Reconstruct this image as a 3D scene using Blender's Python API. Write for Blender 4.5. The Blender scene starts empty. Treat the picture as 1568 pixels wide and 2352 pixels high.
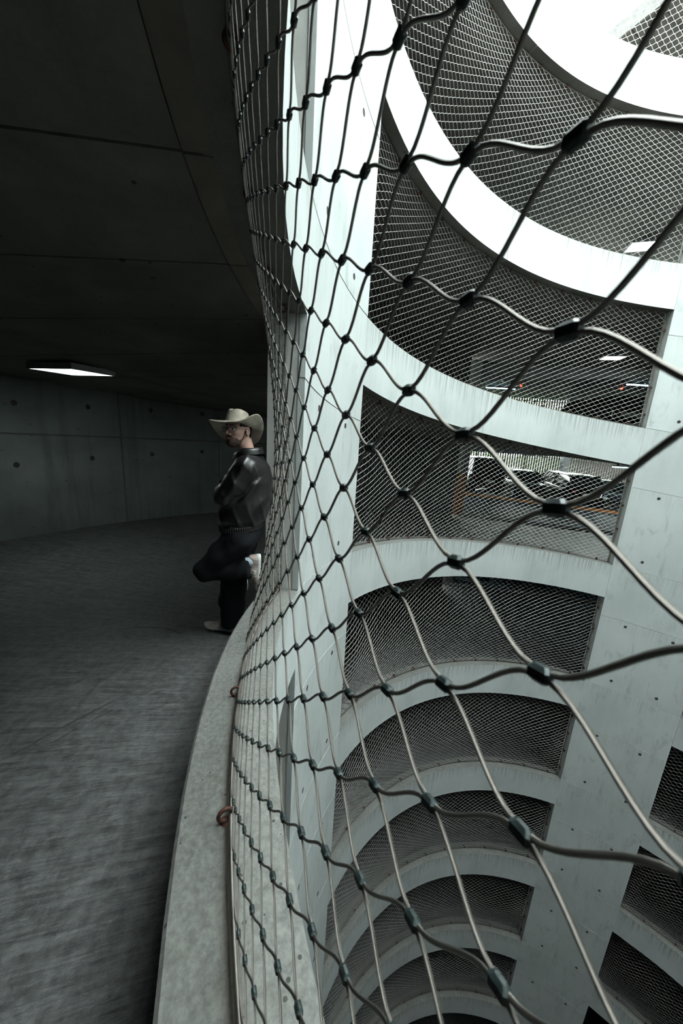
import bpy, math, random
import numpy as np
from mathutils import Vector, Matrix

# ------------------------------------------------------------------ geometry constants (metres)
S = 2.8                                   # storey height of the helical ramp
G = 0.2441 * S                            # climb per radian on the seen part
TH0 = 0.80                                # where one turn of the ramp starts and ends
G2 = (S - G * 3.0) / (2 * math.pi - 3.0)
R_IN, R_K, R_NET, R_W = 1.8004 * S, 1.90 * S, 1.85 * S, 3.72 * S
KERB, BAND, CROSS = 0.165 * S, 0.2605 * S, -0.02
Z0 = -0.3392 * S
LV = list(range(-6, 4))

def zh(t):
    """height of the kerb top on the camera's turn, t in [TH0-2pi, TH0]"""
    t = np.asarray(t, float)
    z = Z0 + G * np.clip(t, -2.65, 0.35)
    z = z + G2 * np.maximum(t - 0.35, 0) + G2 * np.minimum(t + 2.65, 0)
    return z

# ------------------------------------------------------------------ camera, sky, exposure
scene = bpy.context.scene
cam_d = bpy.data.cameras.new('camera')
cam = bpy.data.objects.new('camera', cam_d)
scene.collection.objects.link(cam)
F_PX, YAW, PITCH, ROLL = 834.28, -2.0245, 0.2284, 0.0598
fw = Vector((math.cos(PITCH) * math.cos(YAW), math.cos(PITCH) * math.sin(YAW), -math.sin(PITCH)))
rt = Vector((math.sin(YAW), -math.cos(YAW), 0)); up = rt.cross(fw)
r2 = rt * math.cos(ROLL) + up * math.sin(ROLL); u2 = up * math.cos(ROLL) - rt * math.sin(ROLL)
M = Matrix((r2, u2, -fw)).transposed().to_4x4()
M.translation = Vector((1.8681 * S, 0, 0))
cam.matrix_world = M
cam_d.sensor_fit = 'VERTICAL'; cam_d.sensor_height = 36.0
cam_d.lens = F_PX / 2352 * 36.0
cam_d.clip_start = 0.02; cam_d.clip_end = 300
cam_d.dof.use_dof = True; cam_d.dof.focus_distance = 3.0; cam_d.dof.aperture_fstop = 9.0
scene.camera = cam

world = bpy.data.worlds.new('sky'); scene.world = world
world.use_nodes = True
bg = world.node_tree.nodes['Background']
bg.inputs['Color'].default_value = (0.90, 1.0, 0.99, 1)
bg.inputs['Strength'].default_value = 17.5
scene.view_settings.view_transform = 'Standard'
scene.view_settings.look = 'None'
scene.view_settings.gamma = 1.0
scene.view_settings.use_curve_mapping = False
scene.view_settings.exposure = 0.0
scene.cycles.max_bounces = 6
scene.cycles.diffuse_bounces = 1
scene.cycles.glossy_bounces = 2

# ------------------------------------------------------------------ helpers
COL = scene.collection
def tag(o, label=None, cat=None, group=None, kind=None):
    if label: o['label'] = label
    if cat: o['category'] = cat
    if group: o['group'] = group
    if kind: o['kind'] = kind
    return o
def empty(name, loc=(0, 0, 0), **kw):
    o = bpy.data.objects.new(name, None); COL.objects.link(o); o.location = loc
    o.empty_display_size = 0.1
    return tag(o, **kw)
def link(name, me, parent=None, **kw):
    o = bpy.data.objects.new(name, me); COL.objects.link(o)
    if parent is not None: o.parent = parent
    return tag(o, **kw)

class MB:
    def __init__(s): s.v = []; s.f = []; s.uv = []; s.n = 0; s.has_uv = False
    def add(s, v, f, uv=None):
        v = np.asarray(v, float).reshape(-1, 3)
        s.v.append(v)
        s.f += [tuple(int(i) + s.n for i in q) for q in f]
        s.uv.append(np.zeros((len(v), 2)) if uv is None else np.asarray(uv, float).reshape(-1, 2))
        if uv is not None: s.has_uv = True
        s.n += len(v)
        return s
    def grid(s, P, closed_u=False, closed_v=False, uv=None, flip=False):
        """P: (nu,nv,3)"""
        P = np.asarray(P, float); nu, nv = P.shape[:2]; f = []
        for i in range(nu if closed_u else nu - 1):
            i2 = (i + 1) % nu
            for j in range(nv if closed_v else nv - 1):
                j2 = (j + 1) % nv
                q = (i * nv + j, i2 * nv + j, i2 * nv + j2, i * nv + j2)
                f.append(q[::-1] if flip else q)
        return s.add(P.reshape(-1, 3), f, uv)
    def box(s, c, d, rz=0.0, rot=None, bev=0.0):
        x, y, z = [k / 2 for k in d]
        if bev <= 0:
            v = np.array([(-x, -y, -z), (x, -y, -z), (x, y, -z), (-x, y, -z), (-x, -y, z), (x, -y, z), (x, y, z), (-x, y, z)])
            f = [(0, 3, 2, 1), (4, 5, 6, 7), (0, 1, 5, 4), (1, 2, 6, 5), (2, 3, 7, 6), (3, 0, 4, 7)]
        else:
            b = min(bev, x, y, z); v = []; f = []
            rings = [(x - b, y - b, -z), (x, y, -z + b), (x, y, z - b), (x - b, y - b, z)]
            for (rx, ry, rz_) in rings:
                bb = b * 0.6
                v += [(rx - bb, -ry, rz_), (rx, -ry + bb, rz_), (rx, ry - bb, rz_), (rx - bb, ry, rz_), (-rx + bb, ry, rz_), (-rx, ry - bb, rz_), (-rx, -ry + bb, rz_), (-rx + bb, -ry, rz_)]
            for k in range(3):
                for j in range(8):
                    f.append((k * 8 + j, k * 8 + (j + 1) % 8, k * 8 + 8 + (j + 1) % 8, k * 8 + 8 + j))
            f.append(tuple(range(7, -1, -1))); f.append(tuple(range(24, 32)))
            v = np.array(v)
        m = np.array(Matrix.Rotation(rz, 3, 'Z')) if rot is None else np.array(rot)
        return s.add(v @ m.T + np.asarray(c), f)
    def tube(s, pts, r, sides=8, closed=False, cap=True, uvs=True):
        P = np.asarray(pts, float); n = len(P)
        r = np.broadcast_to(np.asarray(r, float), (n,))
        if closed: T = np.roll(P, -1, 0) - np.roll(P, 1, 0)
        else: T = np.gradient(P, axis=0)
        T /= np.linalg.norm(T, axis=1)[:, None] + 1e-12
        ref = np.array([0, 0, 1.0])
        if np.abs(T @ ref).max() > 0.95: ref = np.array([0.31, 0.95, 0.05])
        A = np.cross(T, ref); A /= np.linalg.norm(A, axis=1)[:, None] + 1e-12
        B = np.cross(T, A)
        a = np.linspace(0, 2 * math.pi, sides, endpoint=False)
        Q = P[:, None] + r[:, None, None] * (np.cos(a)[None, :, None] * A[:, None] + np.sin(a)[None, :, None] * B[:, None])
        L = np.concatenate([[0], np.cumsum(np.linalg.norm(np.diff(P, axis=0), axis=1))])
        uv = np.stack(np.meshgrid(L, np.arange(sides) / sides, indexing='ij'), -1)
        s.grid(Q, closed_u=closed, closed_v=True, uv=uv)
        if cap and not closed:
            b = s.n - n * sides
            s.f.append(tuple(b + j for j in range(sides))); s.f.append(tuple(b + (n - 1) * sides + j for j in range(sides - 1, -1, -1)))
        return s
    def lathe(s, prof, c=(0, 0, 0), axis='Z', n=24):
        a = np.linspace(0, 2 * math.pi, n, endpoint=False)
        P = np.array([[(r * math.cos(t), r * math.sin(t), z) for t in a] for r, z in prof])
        if axis == 'Y': P = P[..., [0, 2, 1]]
        if axis == 'X': P = P[..., [2, 0, 1]]
        return s.grid(P + np.asarray(c), closed_v=True)
    def mesh(s, name, mat, smooth=False):
        me = bpy.data.meshes.new(name)
        v = np.concatenate(s.v) if s.v else np.zeros((0, 3))
        me.from_pydata(v.tolist(), [], s.f)
        if s.has_uv:
            uv = np.concatenate(s.uv); lay = me.uv_layers.new(name='UVMap')
            idx = np.zeros(len(me.loops), int); me.loops.foreach_get('vertex_index', idx)
            lay.data.foreach_set('uv', uv[idx].ravel())
        if smooth: me.polygons.foreach_set('use_smooth', [True] * len(me.polygons))
        if mat is not None: me.materials.append(mat)
        me.update()
        return me
    def obj(s, name, mat, parent=None, smooth=False, **kw):
        return link(name, s.mesh(name, mat, smooth), parent, **kw)

# ------------------------------------------------------------------ materials
class NT:
    def __init__(s, name):
        s.m = bpy.data.materials.new(name); s.m.use_nodes = True
        s.t = s.m.node_tree; s.n = s.t.nodes; s.p = s.n['Principled BSDF']
    def new(s, typ, **kw):
        n = s.n.new(typ)
        for k, v in kw.items(): setattr(n, k, v)
        return n
    def ln(s, a, b): s.t.links.new(a, b)
    def val(s, sock, v): sock.default_value = v
    def math(s, op, a, b=None, clamp=False):
        n = s.new('ShaderNodeMath', operation=op, use_clamp=clamp)
        for i, x in enumerate((a, b)):
            if x is None: continue
            if isinstance(x, (int, float)): n.inputs[i].default_value = x
            else: s.ln(x, n.inputs[i])
        return n.outputs[0]
    def noise(s, vec, scale, detail=4, rough=0.55, dist=0.0):
        n = s.new('ShaderNodeTexNoise'); n.inputs['Scale'].default_value = scale
        n.inputs['Detail'].default_value = detail; n.inputs['Roughness'].default_value = rough
        n.inputs['Distortion'].default_value = dist
        if vec is not None: s.ln(vec, n.inputs['Vector'])
        return n.outputs['Fac']
    def mapping(s, vec, scale=(1, 1, 1), loc=(0, 0, 0)):
        n = s.new('ShaderNodeMapping'); n.inputs['Scale'].default_value = scale; n.inputs['Location'].default_value = loc
        s.ln(vec, n.inputs['Vector']); return n.outputs['Vector']
    def ramp(s, fac, stops):
        n = s.new('ShaderNodeValToRGB'); e = n.color_ramp.elements
        while len(e) < len(stops): e.new(0.5)
        for el, (p, c) in zip(e, stops):
            el.position = p; el.color = (*c, 1) if len(c) == 3 else c
        s.ln(fac, n.inputs['Fac']); return n.outputs['Color']
    def mix(s, fac, a, b, typ='MIX'):
        n = s.new('ShaderNodeMix', data_type='RGBA', blend_type=typ)
        for sock, x in ((n.inputs['Factor'], fac), (n.inputs['A'], a), (n.inputs['B'], b)):
            if isinstance(x, (int, float)): sock.default_value = x
            elif isinstance(x, tuple): sock.default_value = (*x, 1) if len(x) == 3 else x
            else: s.ln(x, sock)
        return n.outputs['Result']
    def bump(s, h, strength=0.3, dist=0.01):
        n = s.new('ShaderNodeBump'); n.inputs['Strength'].default_value = strength; n.inputs['Distance'].default_value = dist
        s.ln(h, n.inputs['Height']); s.ln(n.outputs['Normal'], s.p.inputs['Normal'])
    def coord(s, which='Object'): return s.new('ShaderNodeTexCoord').outputs[which]
    def polar(s):
        """world-like object coords -> (arc, r, z) vector about the well axis"""
        sep = s.new('ShaderNodeSeparateXYZ'); s.ln(s.coord(), sep.inputs[0])
        a = s.math('ARCTAN2', sep.outputs['Y'], sep.outputs['X'])
        r = s.math('SQRT', s.math('ADD', s.math('MULTIPLY', sep.outputs['X'], sep.outputs['X']), s.math('MULTIPLY', sep.outputs['Y'], sep.outputs['Y'])))
        c = s.new('ShaderNodeCombineXYZ'); s.ln(s.math('MULTIPLY', a, R_IN), c.inputs[0]); s.ln(r, c.inputs[1]); s.ln(sep.outputs['Z'], c.inputs[2])
        return c.outputs[0]
    def set(s, **kw):
        for k, v in kw.items():
            k = k.replace('_', ' ')
            if k not in s.p.inputs: continue
            s.p.inputs[k].default_value = (*v, 1) if isinstance(v, tuple) and len(v) == 3 else v
        return s.m

def plain(name, col, rough=0.6, metal=0.0, spec=0.5, var=0.0, scale=20.0, bump=0.0):
    n = NT(name)
    n.set(Base_Color=col, Roughness=rough, Metallic=metal, Specular_IOR_Level=spec)
    if var > 0:
        f = n.noise(n.coord(), scale, 4)
        c = n.ramp(f, [(0.3, tuple(k * (1 - var) for k in col)), (0.7, tuple(min(1, k * (1 + var)) for k in col))])
        n.ln(c, n.p.inputs['Base Color'])
        if bump > 0: n.bump(f, bump, 0.004)
    return n.m
def emit(name, col, strength):
    n = NT(name); n.set(Base_Color=(0.8, 0.8, 0.8), Emission_Color=col, Emission_Strength=strength); return n.m

def concrete_white(drip=0.8, blotch=0.25):
    n = NT('white_board_marked_concrete'); v = n.polar(); uv = n.coord('UV')
    big = n.noise(n.mapping(v, (0.5, 0.5, 0.35)), 1.6, 5, 0.6)
    col = n.ramp(big, [(0.25, (0.41, 0.445, 0.435)), (0.5, (0.50, 0.537, 0.525)), (0.75, (0.56, 0.597, 0.584))])
    st = n.noise(n.mapping(v, (9, 1, 0.22)), 1.5, 5, 0.65)            # faint vertical streaks
    col = n.mix(n.ramp(st, [(0.5, (0, 0, 0)), (0.72, (0.35, 0.35, 0.35))]), col, (0.45, 0.48, 0.46))
    bl = n.noise(n.mapping(v, (2.4, 1, 0.9)), 1.7, 6, 0.7, 0.6)
    col = n.mix(n.ramp(bl, [(0.54, (0, 0, 0)), (0.74, (blotch,) * 3)]), col, (0.20, 0.21, 0.20))
    # dark drips running down from the top edge of each band (uv.y = metres below the top)
    sep = n.new('ShaderNodeSeparateXYZ'); n.ln(uv, sep.inputs[0])
    dn = n.noise(n.mapping(uv, (20, 0.45, 1)), 1.0, 6, 0.75)
    dl = n.noise(n.mapping(uv, (2.2, 0.0, 1)), 1.0, 3, 0.6)
    reach = n.math('MULTIPLY', n.math('ADD', dl, n.math('SUBTRACT', dn, 0.5)), 0.62)
    fall = n.math('SUBTRACT', 1.0, n.math('DIVIDE', sep.outputs['Y'], reach), clamp=True)
    m = n.math('MULTIPLY', n.ramp(dn, [(0.46, (0, 0, 0)), (0.60, (1, 1, 1))]), fall)
    col = n.mix(n.math('MULTIPLY', m, drip), col, (0.14, 0.145, 0.13))
    pits = n.noise(v, 26, 2, 0.5)
    col = n.mix(n.ramp(pits, [(0.73, (0, 0, 0)), (0.80, (0.7, 0.7, 0.7))]), col, (0.2, 0.2, 0.18))
    n.ln(col, n.p.inputs['Base Color']); n.set(Roughness=0.75, Specular_IOR_Level=0.3)
    n.bump(n.noise(v, 30, 6, 0.6), 0.25, 0.004)
    return n.m
def concrete(name, lo, mid, hi, scale=1.2, streak=0.3, bump=0.35, rough=0.8, pit=0.7, stretch=(1, 1, 1), spec=0.3, fine=0.0, pscale=14.0, rust=False):
    n = NT(name); v = n.polar()
    big = n.noise(n.mapping(v, stretch), scale, 6, 0.62, 0.4)
    col = n.ramp(big, [(0.25, lo), (0.5, mid), (0.75, hi)])
    st = n.noise(n.mapping(v, (7, 1, 0.25)), 1.3, 5, 0.65)
    col = n.mix(n.ramp(st, [(0.5, (0, 0, 0)), (0.75, (streak,) * 3)]), col, tuple(k * 0.4 for k in lo))
    if fine > 0:
        fn = n.noise(v, 60, 5, 0.7)
        col = n.mix(fine, col, n.ramp(fn, [(0.35, tuple(k * 0.55 for k in mid)), (0.65, tuple(min(1, k * 1.4) for k in mid))]))
    vo = n.new('ShaderNodeTexVoronoi'); vo.inputs['Scale'].default_value = pscale; n.ln(v, vo.inputs['Vector'])
    sc = n.new('ShaderNodeSeparateColor'); n.ln(vo.outputs['Color'], sc.inputs[0])
    thr = n.math('MULTIPLY', n.math('POWER', sc.outputs[0], 5.0), 0.22)
    pits = n.math('LESS_THAN', vo.outputs['Distance'], thr)
    col = n.mix(n.math('MULTIPLY', pits, pit), col, tuple(k * 0.3 for k in lo))
    if rust:
        sp = n.new('ShaderNodeSeparateXYZ'); n.ln(v, sp.inputs[0])
        dist = n.math('ABSOLUTE', n.math('SUBTRACT', sp.outputs['Y'], R_NET + 0.008))
        wv = n.math('ADD', n.math('MULTIPLY', n.noise(v, 6, 4), 0.05), 0.004)
        near = n.math('SUBTRACT', 1.0, n.math('DIVIDE', dist, wv), clamp=True)
        col = n.mix(n.math('MULTIPLY', near, 0.75), col, (0.045, 0.032, 0.022))
        lich = n.noise(v, 9, 6, 0.7)
        col = n.mix(n.ramp(lich, [(0.58, (0, 0, 0)), (0.70, (0.55, 0.55, 0.55))]), col, (0.075, 0.077, 0.06))
    n.ln(col, n.p.inputs['Base Color']); n.set(Roughness=rough, Specular_IOR_Level=spec)
    n.bump(n.noise(v, 24, 8, 0.65), bump, 0.006)
    return n.m
def broomed_floor():
    n = NT('broomed_wet_concrete'); v = n.polar()
    lines = n.noise(n.mapping(v, (95, 5.0, 0)), 1.0, 5, 0.65); coarse = n.noise(n.mapping(v, (30, 1.2, 0)), 1.0, 4, 0.6)
    big = n.noise(v, 0.9, 4, 0.6, 0.5); mid = n.noise(v, 22, 6, 0.75)
    col = n.ramp(big, [(0.3, (0.034, 0.036, 0.035)), (0.7, (0.105, 0.110, 0.107))])
    col = n.mix(0.55, col, n.ramp(lines, [(0.40, (0.012, 0.012, 0.012)), (0.62, (0.21, 0.22, 0.215))]))
    col = n.mix(0.35, col, n.ramp(coarse, [(0.38, (0.02, 0.02, 0.02)), (0.66, (0.19, 0.198, 0.192))]))
    col = n.mix(0.35, col, n.ramp(mid, [(0.40, (0.008, 0.008, 0.008)), (0.62, (0.19, 0.195, 0.19))]))
    n.ln(col, n.p.inputs['Base Color'])
    n.ln(n.math('ADD', n.math('MULTIPLY', big, 0.3), 0.30), n.p.inputs['Roughness']); n.set(Specular_IOR_Level=0.5)
    h = n.math('ADD', n.math('ADD', n.math('MULTIPLY', lines, 1.0), n.math('MULTIPLY', coarse, 0.7)), n.math('MULTIPLY', mid, 0.8))
    n.bump(h, 0.9, 0.014)
    return n.m
def rope_mat(name, col, rough, metal=0.7):
    n = NT(name); uv = n.coord('UV')
    w = n.new('ShaderNodeTexWave', wave_type='BANDS', bands_direction='DIAGONAL'); w.inputs['Scale'].default_value = 1.0
    n.ln(n.mapping(uv, (560, 9.0, 0)), w.inputs['Vector'])
    c = n.mix(w.outputs['Fac'], tuple(k * 0.35 for k in col), col)
    n.ln(c, n.p.inputs['Base Color']); n.set(Roughness=rough, Metallic=metal)
    n.bump(w.outputs['Fac'], 0.6, 0.0006)
    return n.m
def leather():
    n = NT('black_leather'); v = n.coord()
    n.set(Base_Color=(0.010, 0.008, 0.009), Roughness=0.3, Specular_IOR_Level=0.9)
    f = n.noise(n.mapping(v, (1, 1, 0.5)), 11, 3, 0.5, 0.8); g = n.noise(v, 240, 2)
    n.ln(n.ramp(f, [(0.3, (0.42, 0.42, 0.42)), (0.7, (0.30, 0.30, 0.30))]), n.p.inputs['Roughness'])
    n.bump(n.math('ADD', n.math('MULTIPLY', f, 1.0), n.math('MULTIPLY', g, 0.02)), 0.3, 0.02)
    return n.m
def cloth(name, col, rough=0.9):
    n = NT(name); v = n.coord()
    f = n.noise(v, 9, 4, 0.6, 0.5)
    n.ln(n.ramp(f, [(0.3, tuple(k * 0.75 for k in col)), (0.7, tuple(k * 1.25 for k in col))]), n.p.inputs['Base Color'])
    n.set(Roughness=rough, Specular_IOR_Level=0.2); n.bump(f, 0.5, 0.02)
    return n.m
def skin_mat():
    n = NT('skin'); v = n.coord()
    f = n.noise(v, 40, 4); n.ln(n.ramp(f, [(0.3, (0.62, 0.38, 0.30)), (0.7, (0.72, 0.47, 0.38))]), n.p.inputs['Base Color'])
    n.set(Roughness=0.5, Specular_IOR_Level=0.4, Subsurface_Weight=0.08); n.p.inputs['Subsurface Radius'].default_value = (0.01, 0.004, 0.002)
    return n.m
def hair_mat(name, col):
    n = NT(name); v = n.coord(); f = n.noise(n.mapping(v, (260, 260, 60)), 1.0, 3, 0.6)
    n.ln(n.ramp(f, [(0.3, tuple(k * 0.4 for k in col)), (0.7, tuple(k * 1.6 for k in col))]), n.p.inputs['Base Color'])
    n.set(Roughness=0.6); n.bump(f, 0.8, 0.003); return n.m

def stubble_mat():
    n = NT('dark_beard'); v = n.coord(); f = n.noise(n.mapping(v, (420, 420, 190)), 1.0, 3, 0.6); g = n.noise(v, 30, 2)
    n.ln(n.ramp(n.math('ADD', f, n.math('MULTIPLY', n.math('SUBTRACT', g, 0.5), 0.5)), [(0.45, (0.022, 0.014, 0.011)), (0.66, (0.30, 0.175, 0.135))]), n.p.inputs['Base Color'])
    n.set(Roughness=0.7); n.bump(f, 0.8, 0.003); return n.m
MT = dict(
    white=concrete_white(), pier=concrete_white(0.25, 0.55),
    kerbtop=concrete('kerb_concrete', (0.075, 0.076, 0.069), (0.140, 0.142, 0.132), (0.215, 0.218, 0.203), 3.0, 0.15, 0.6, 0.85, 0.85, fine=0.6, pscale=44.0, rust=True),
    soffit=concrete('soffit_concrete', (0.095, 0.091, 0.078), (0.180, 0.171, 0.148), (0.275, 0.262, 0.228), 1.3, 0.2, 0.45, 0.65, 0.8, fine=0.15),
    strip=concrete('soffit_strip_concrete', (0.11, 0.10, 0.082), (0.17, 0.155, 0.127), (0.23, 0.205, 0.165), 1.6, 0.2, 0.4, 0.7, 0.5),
    skid=plain('tyre_skid', (0.028, 0.029, 0.029), 0.6, var=0.6, scale=60),
    core=plain('core_concrete', (0.10, 0.10, 0.095), 0.9, var=0.2, scale=8),  # plain dark concrete body behind panels and open joints
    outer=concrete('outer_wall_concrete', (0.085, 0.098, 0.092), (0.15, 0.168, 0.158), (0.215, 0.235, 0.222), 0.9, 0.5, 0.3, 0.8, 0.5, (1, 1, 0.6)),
    jamb=concrete('jamb_concrete', (0.46, 0.465, 0.44), (0.58, 0.585, 0.56), (0.66, 0.665, 0.64), 2.0, 0.2, 0.3, 0.85, 0.6),
    floor=broomed_floor(),
    hole=plain('tie_hole_shadow', (0.03, 0.028, 0.025), 0.9, var=0.3, scale=30),  # dark discs; the shade inside each hole painted as colour
    rope=rope_mat('steel_rope', (0.29, 0.268, 0.24), 0.44, 1.0),
    farrope=plain('galvanised_rope', (0.50, 0.485, 0.46), 0.36, 1.0, var=0.15, scale=40),
    ferrule=plain('patinated_ferrule', (0.018, 0.028, 0.028), 0.42, 0.3, var=0.5, scale=120, bump=0.2),
    rust=plain('rusty_eye_bolt', (0.085, 0.035, 0.025), 0.6, 0.4, var=0.5, scale=60, bump=0.3),
    leather=leather(), pants=cloth('charcoal_trouser_cloth', (0.011, 0.012, 0.015)), skin=skin_mat(),
    hair=hair_mat('dark_brown_hair', (0.018, 0.012, 0.009)), beard=stubble_mat(),
    felt=cloth('cream_felt', (0.74, 0.67, 0.55), 0.85), shirt=cloth('pale_blue_shirt', (0.5, 0.62, 0.66)), sock=cloth('pale_sock', (0.55, 0.66, 0.74)),
    sole=plain('off_white_rubber', (0.75, 0.80, 0.76), 0.6, var=0.1), suede=cloth('taupe_suede', (0.62, 0.52, 0.47)), meshfab=cloth('grey_pink_mesh', (0.50, 0.40, 0.36)), lace=cloth('pale_lace', (0.6, 0.66, 0.62)),
    eyewhite=plain('eye_white', (0.75, 0.72, 0.70), 0.2), iris=plain('dark_iris', (0.03, 0.018, 0.012), 0.15), lip=plain('lip', (0.50, 0.20, 0.17), 0.45, var=0.1),
    wire=plain('brown_metal_frame', (0.07, 0.045, 0.035), 0.3, 0.8, var=0.1),
    zip=plain('nickel_zip', (0.75, 0.76, 0.76), 0.3, 1.0, var=0.05),
    alu=plain('aluminium_frame', (0.35, 0.36, 0.36), 0.4, 0.6, var=0.1), lamp=emit('lamp_diffuser', (0.86, 1.0, 0.97), 16.0), tube=emit('lit_tube', (0.50, 0.90, 1.0), 7.0),
    green=emit('green_exit_glow', (0.02, 1.0, 0.22), 3.0), red=emit('red_indicator', (1.0, 0.06, 0.02), 6.0),
    deck=concrete('deck_floor', (0.014, 0.034, 0.042), (0.024, 0.052, 0.062), (0.036, 0.072, 0.084), 0.8, 0.1, 0.2, 0.6, 0.2, spec=0.15),
    orange=plain('orange_paint', (0.62, 0.22, 0.03), 0.5, var=0.15, scale=6), deckwall=concrete('deck_concrete', (0.28, 0.30, 0.295), (0.38, 0.40, 0.395), (0.46, 0.48, 0.47), 1.0, 0.3),
    paint=plain('white_road_paint', (0.55, 0.58, 0.58), 0.6, var=0.2, scale=12),
    slat=plain('timber_slat', (0.06, 0.052, 0.043), 0.7, var=0.3, scale=9),
    leaf=plain('leaf_green', (0.20, 0.36, 0.09), 0.5, var=0.6, scale=1.5), bark=plain('bark', (0.06, 0.045, 0.035), 0.9, var=0.3),
    ground=plain('grass_ground', (0.06, 0.10, 0.035), 0.9, var=0.4, scale=2),
    glass=plain('dark_car_glass', (0.008, 0.010, 0.011), 0.06, spec=0.8, var=0.1), tyre=plain('tyre_rubber', (0.012, 0.012, 0.012), 0.8, var=0.2), rim=plain('alloy_rim', (0.5, 0.52, 0.54), 0.3, 0.9, var=0.1),
    tail=plain('red_tail_lamp', (0.16, 0.005, 0.005), 0.15, var=0.1), head=plain('clear_headlamp', (0.7, 0.75, 0.78), 0.1, var=0.05), plate=plain('number_plate', (0.6, 0.6, 0.55), 0.5, var=0.05),
    trim=plain('black_plastic', (0.015, 0.015, 0.016), 0.5, var=0.2),
    sign=plain('white_enamel_sign', (0.75, 0.80, 0.78), 0.4, var=0.03),
    brick=concrete('stained_roof_slab', (0.07, 0.064, 0.053), (0.12, 0.112, 0.094), (0.16, 0.15, 0.128), 2.0, 0.2),
    leafdry=plain('yellow_dry_leaf', (0.5, 0.36, 0.08), 0.7, var=0.2),
)
lens_m = NT('spectacle_lens'); lens_m.set(Base_Color=(1, 1, 1), Roughness=0.02, Alpha=0.12); MT['lens'] = lens_m.m
def paintwork(name, col):
    return NT(name).set(Base_Color=col, Roughness=0.18, Metallic=0.3, Coat_Weight=0.8, Coat_Roughness=0.05)

# ------------------------------------------------------------------ helical builders
PIERS = [(-0.9045, -0.5455), (-2.5841, -2.2293), (-4.15, -3.79), (0.62, 0.98)]
OPEN = [(-0.5455, 0.62), (-2.2293, -0.9045), (-3.79, -2.5841), (0.98 - 2 * math.pi, -4.15)]
def pol(r, t, z):
    r, t, z = np.broadcast_arrays(np.asarray(r, float), np.asarray(t, float), np.asarray(z, float))
    return np.stack([r * np.cos(t), r * np.sin(t), z], -1)
def zhk(t):
    """zh extended to any angle"""
    t = np.asarray(t, float); k = np.floor((TH0 - t) / (2 * math.pi))
    return zh(t + k * 2 * math.pi) - k * S
def arc_block(mb, r0, r1, dz0, dz1, ta, tb, step=0.03, cham=0.0, zf=zhk, u0=0.0):
    """block following the helix between two radii and two heights relative to the kerb top"""
    n = max(2, int(abs(tb - ta) / step) + 1); t = np.linspace(ta, tb, n); z = zf(t)
    b = cham
    ring = [(r0, dz0, 0), (r0, dz1 - b, 0), (r0 + b, dz1, 0), (r1 - b, dz1, 0), (r1, dz1 - b, 0), (r1, dz0, 0)] if b > 0 else \
           [(r0, dz0, 0), (r0, dz1, 0), (r1, dz1, 0), (r1, dz0, 0)]
    P = np.stack([pol(r, t, z + d) for r, d, _ in ring], 1)
    UV = np.stack([np.stack([t * r0 + u0, np.full(n, dz1 - d)], -1) for r, d, _ in ring], 1)
    base = mb.n
    mb.grid(P, closed_v=True, uv=UV, flip=True)
    m = len(ring)
    mb.f.append(tuple(base + j for j in range(m))); mb.f.append(tuple(base + (n - 1) * m + j for j in range(m - 1, -1, -1)))
    return mb
LW = {0: 'at the turn where the man leans', 1: 'one turn above the man', 2: 'two turns above the man', 3: 'three turns above the man', 4: 'four turns above the man',
      -1: 'one turn below the man', -2: 'two turns below the man', -3: 'three turns below the man', -4: 'four turns below the man', -5: 'five turns below the man', -6: 'six turns below the man, near the dark bottom'}

# deck frame (parking floors beside the ramp)
DP = np.array([-4.13, -10.01]); DU = np.array([-0.894, 0.4485]); DN = np.array([-0.4485, -0.894])
def dk(u, v, z=0.0, k=0):
    """deck coordinates: u along the ramp edge, v away from the well, z above the deck"""
    xy = DP + np.asarray(u)[..., None] * DU + np.asarray(v)[..., None] * DN if np.ndim(u) else DP + u * DU + v * DN
    zz = -2.86 - (0.064 if k <= 0 else 0.0) * np.asarray(u) + z + k * S
    return np.concatenate([xy, np.asarray(zz)[..., None]], -1) if np.ndim(u) else np.array([xy[0], xy[1], float(zz)])
RZD = math.atan2(DU[1], DU[0])

# ---------------- ramp slabs
T = np.linspace(TH0 - 2 * math.pi, TH0, 300)
ln_c = DN[0] * np.cos(T) + DN[1] * np.sin(T)
r_line = (DN @ DP) / np.maximum(ln_c, 0.2)
r_out = np.where((T < -1.95) & (T > -2.85), np.minimum(r_line, 14.5), R_W + 0.02)
nr = 8
fr = np.linspace(0, 1, nr)
Rg = (R_K - 0.03) + fr[None] * (r_out[:, None] - (R_K - 0.03))
top = pol(Rg, T[:, None], zh(T)[:, None] - KERB + CROSS * (Rg - R_K))
bot = pol(Rg, T[:, None], zh(T)[:, None] - BAND + 0.012 + CROSS * (Rg - R_K))
mb = MB(); mb.grid(top)
slab_top = mb.mesh('ramp_floor', MT['floor'], True)
mb = MB(); mb.grid(bot, flip=True)
edge = np.stack([top[:, -1], bot[:, -1]], 1); mb.grid(edge)
slab_bot = mb.mesh('ramp_soffit', MT['soffit'], True)
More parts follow.
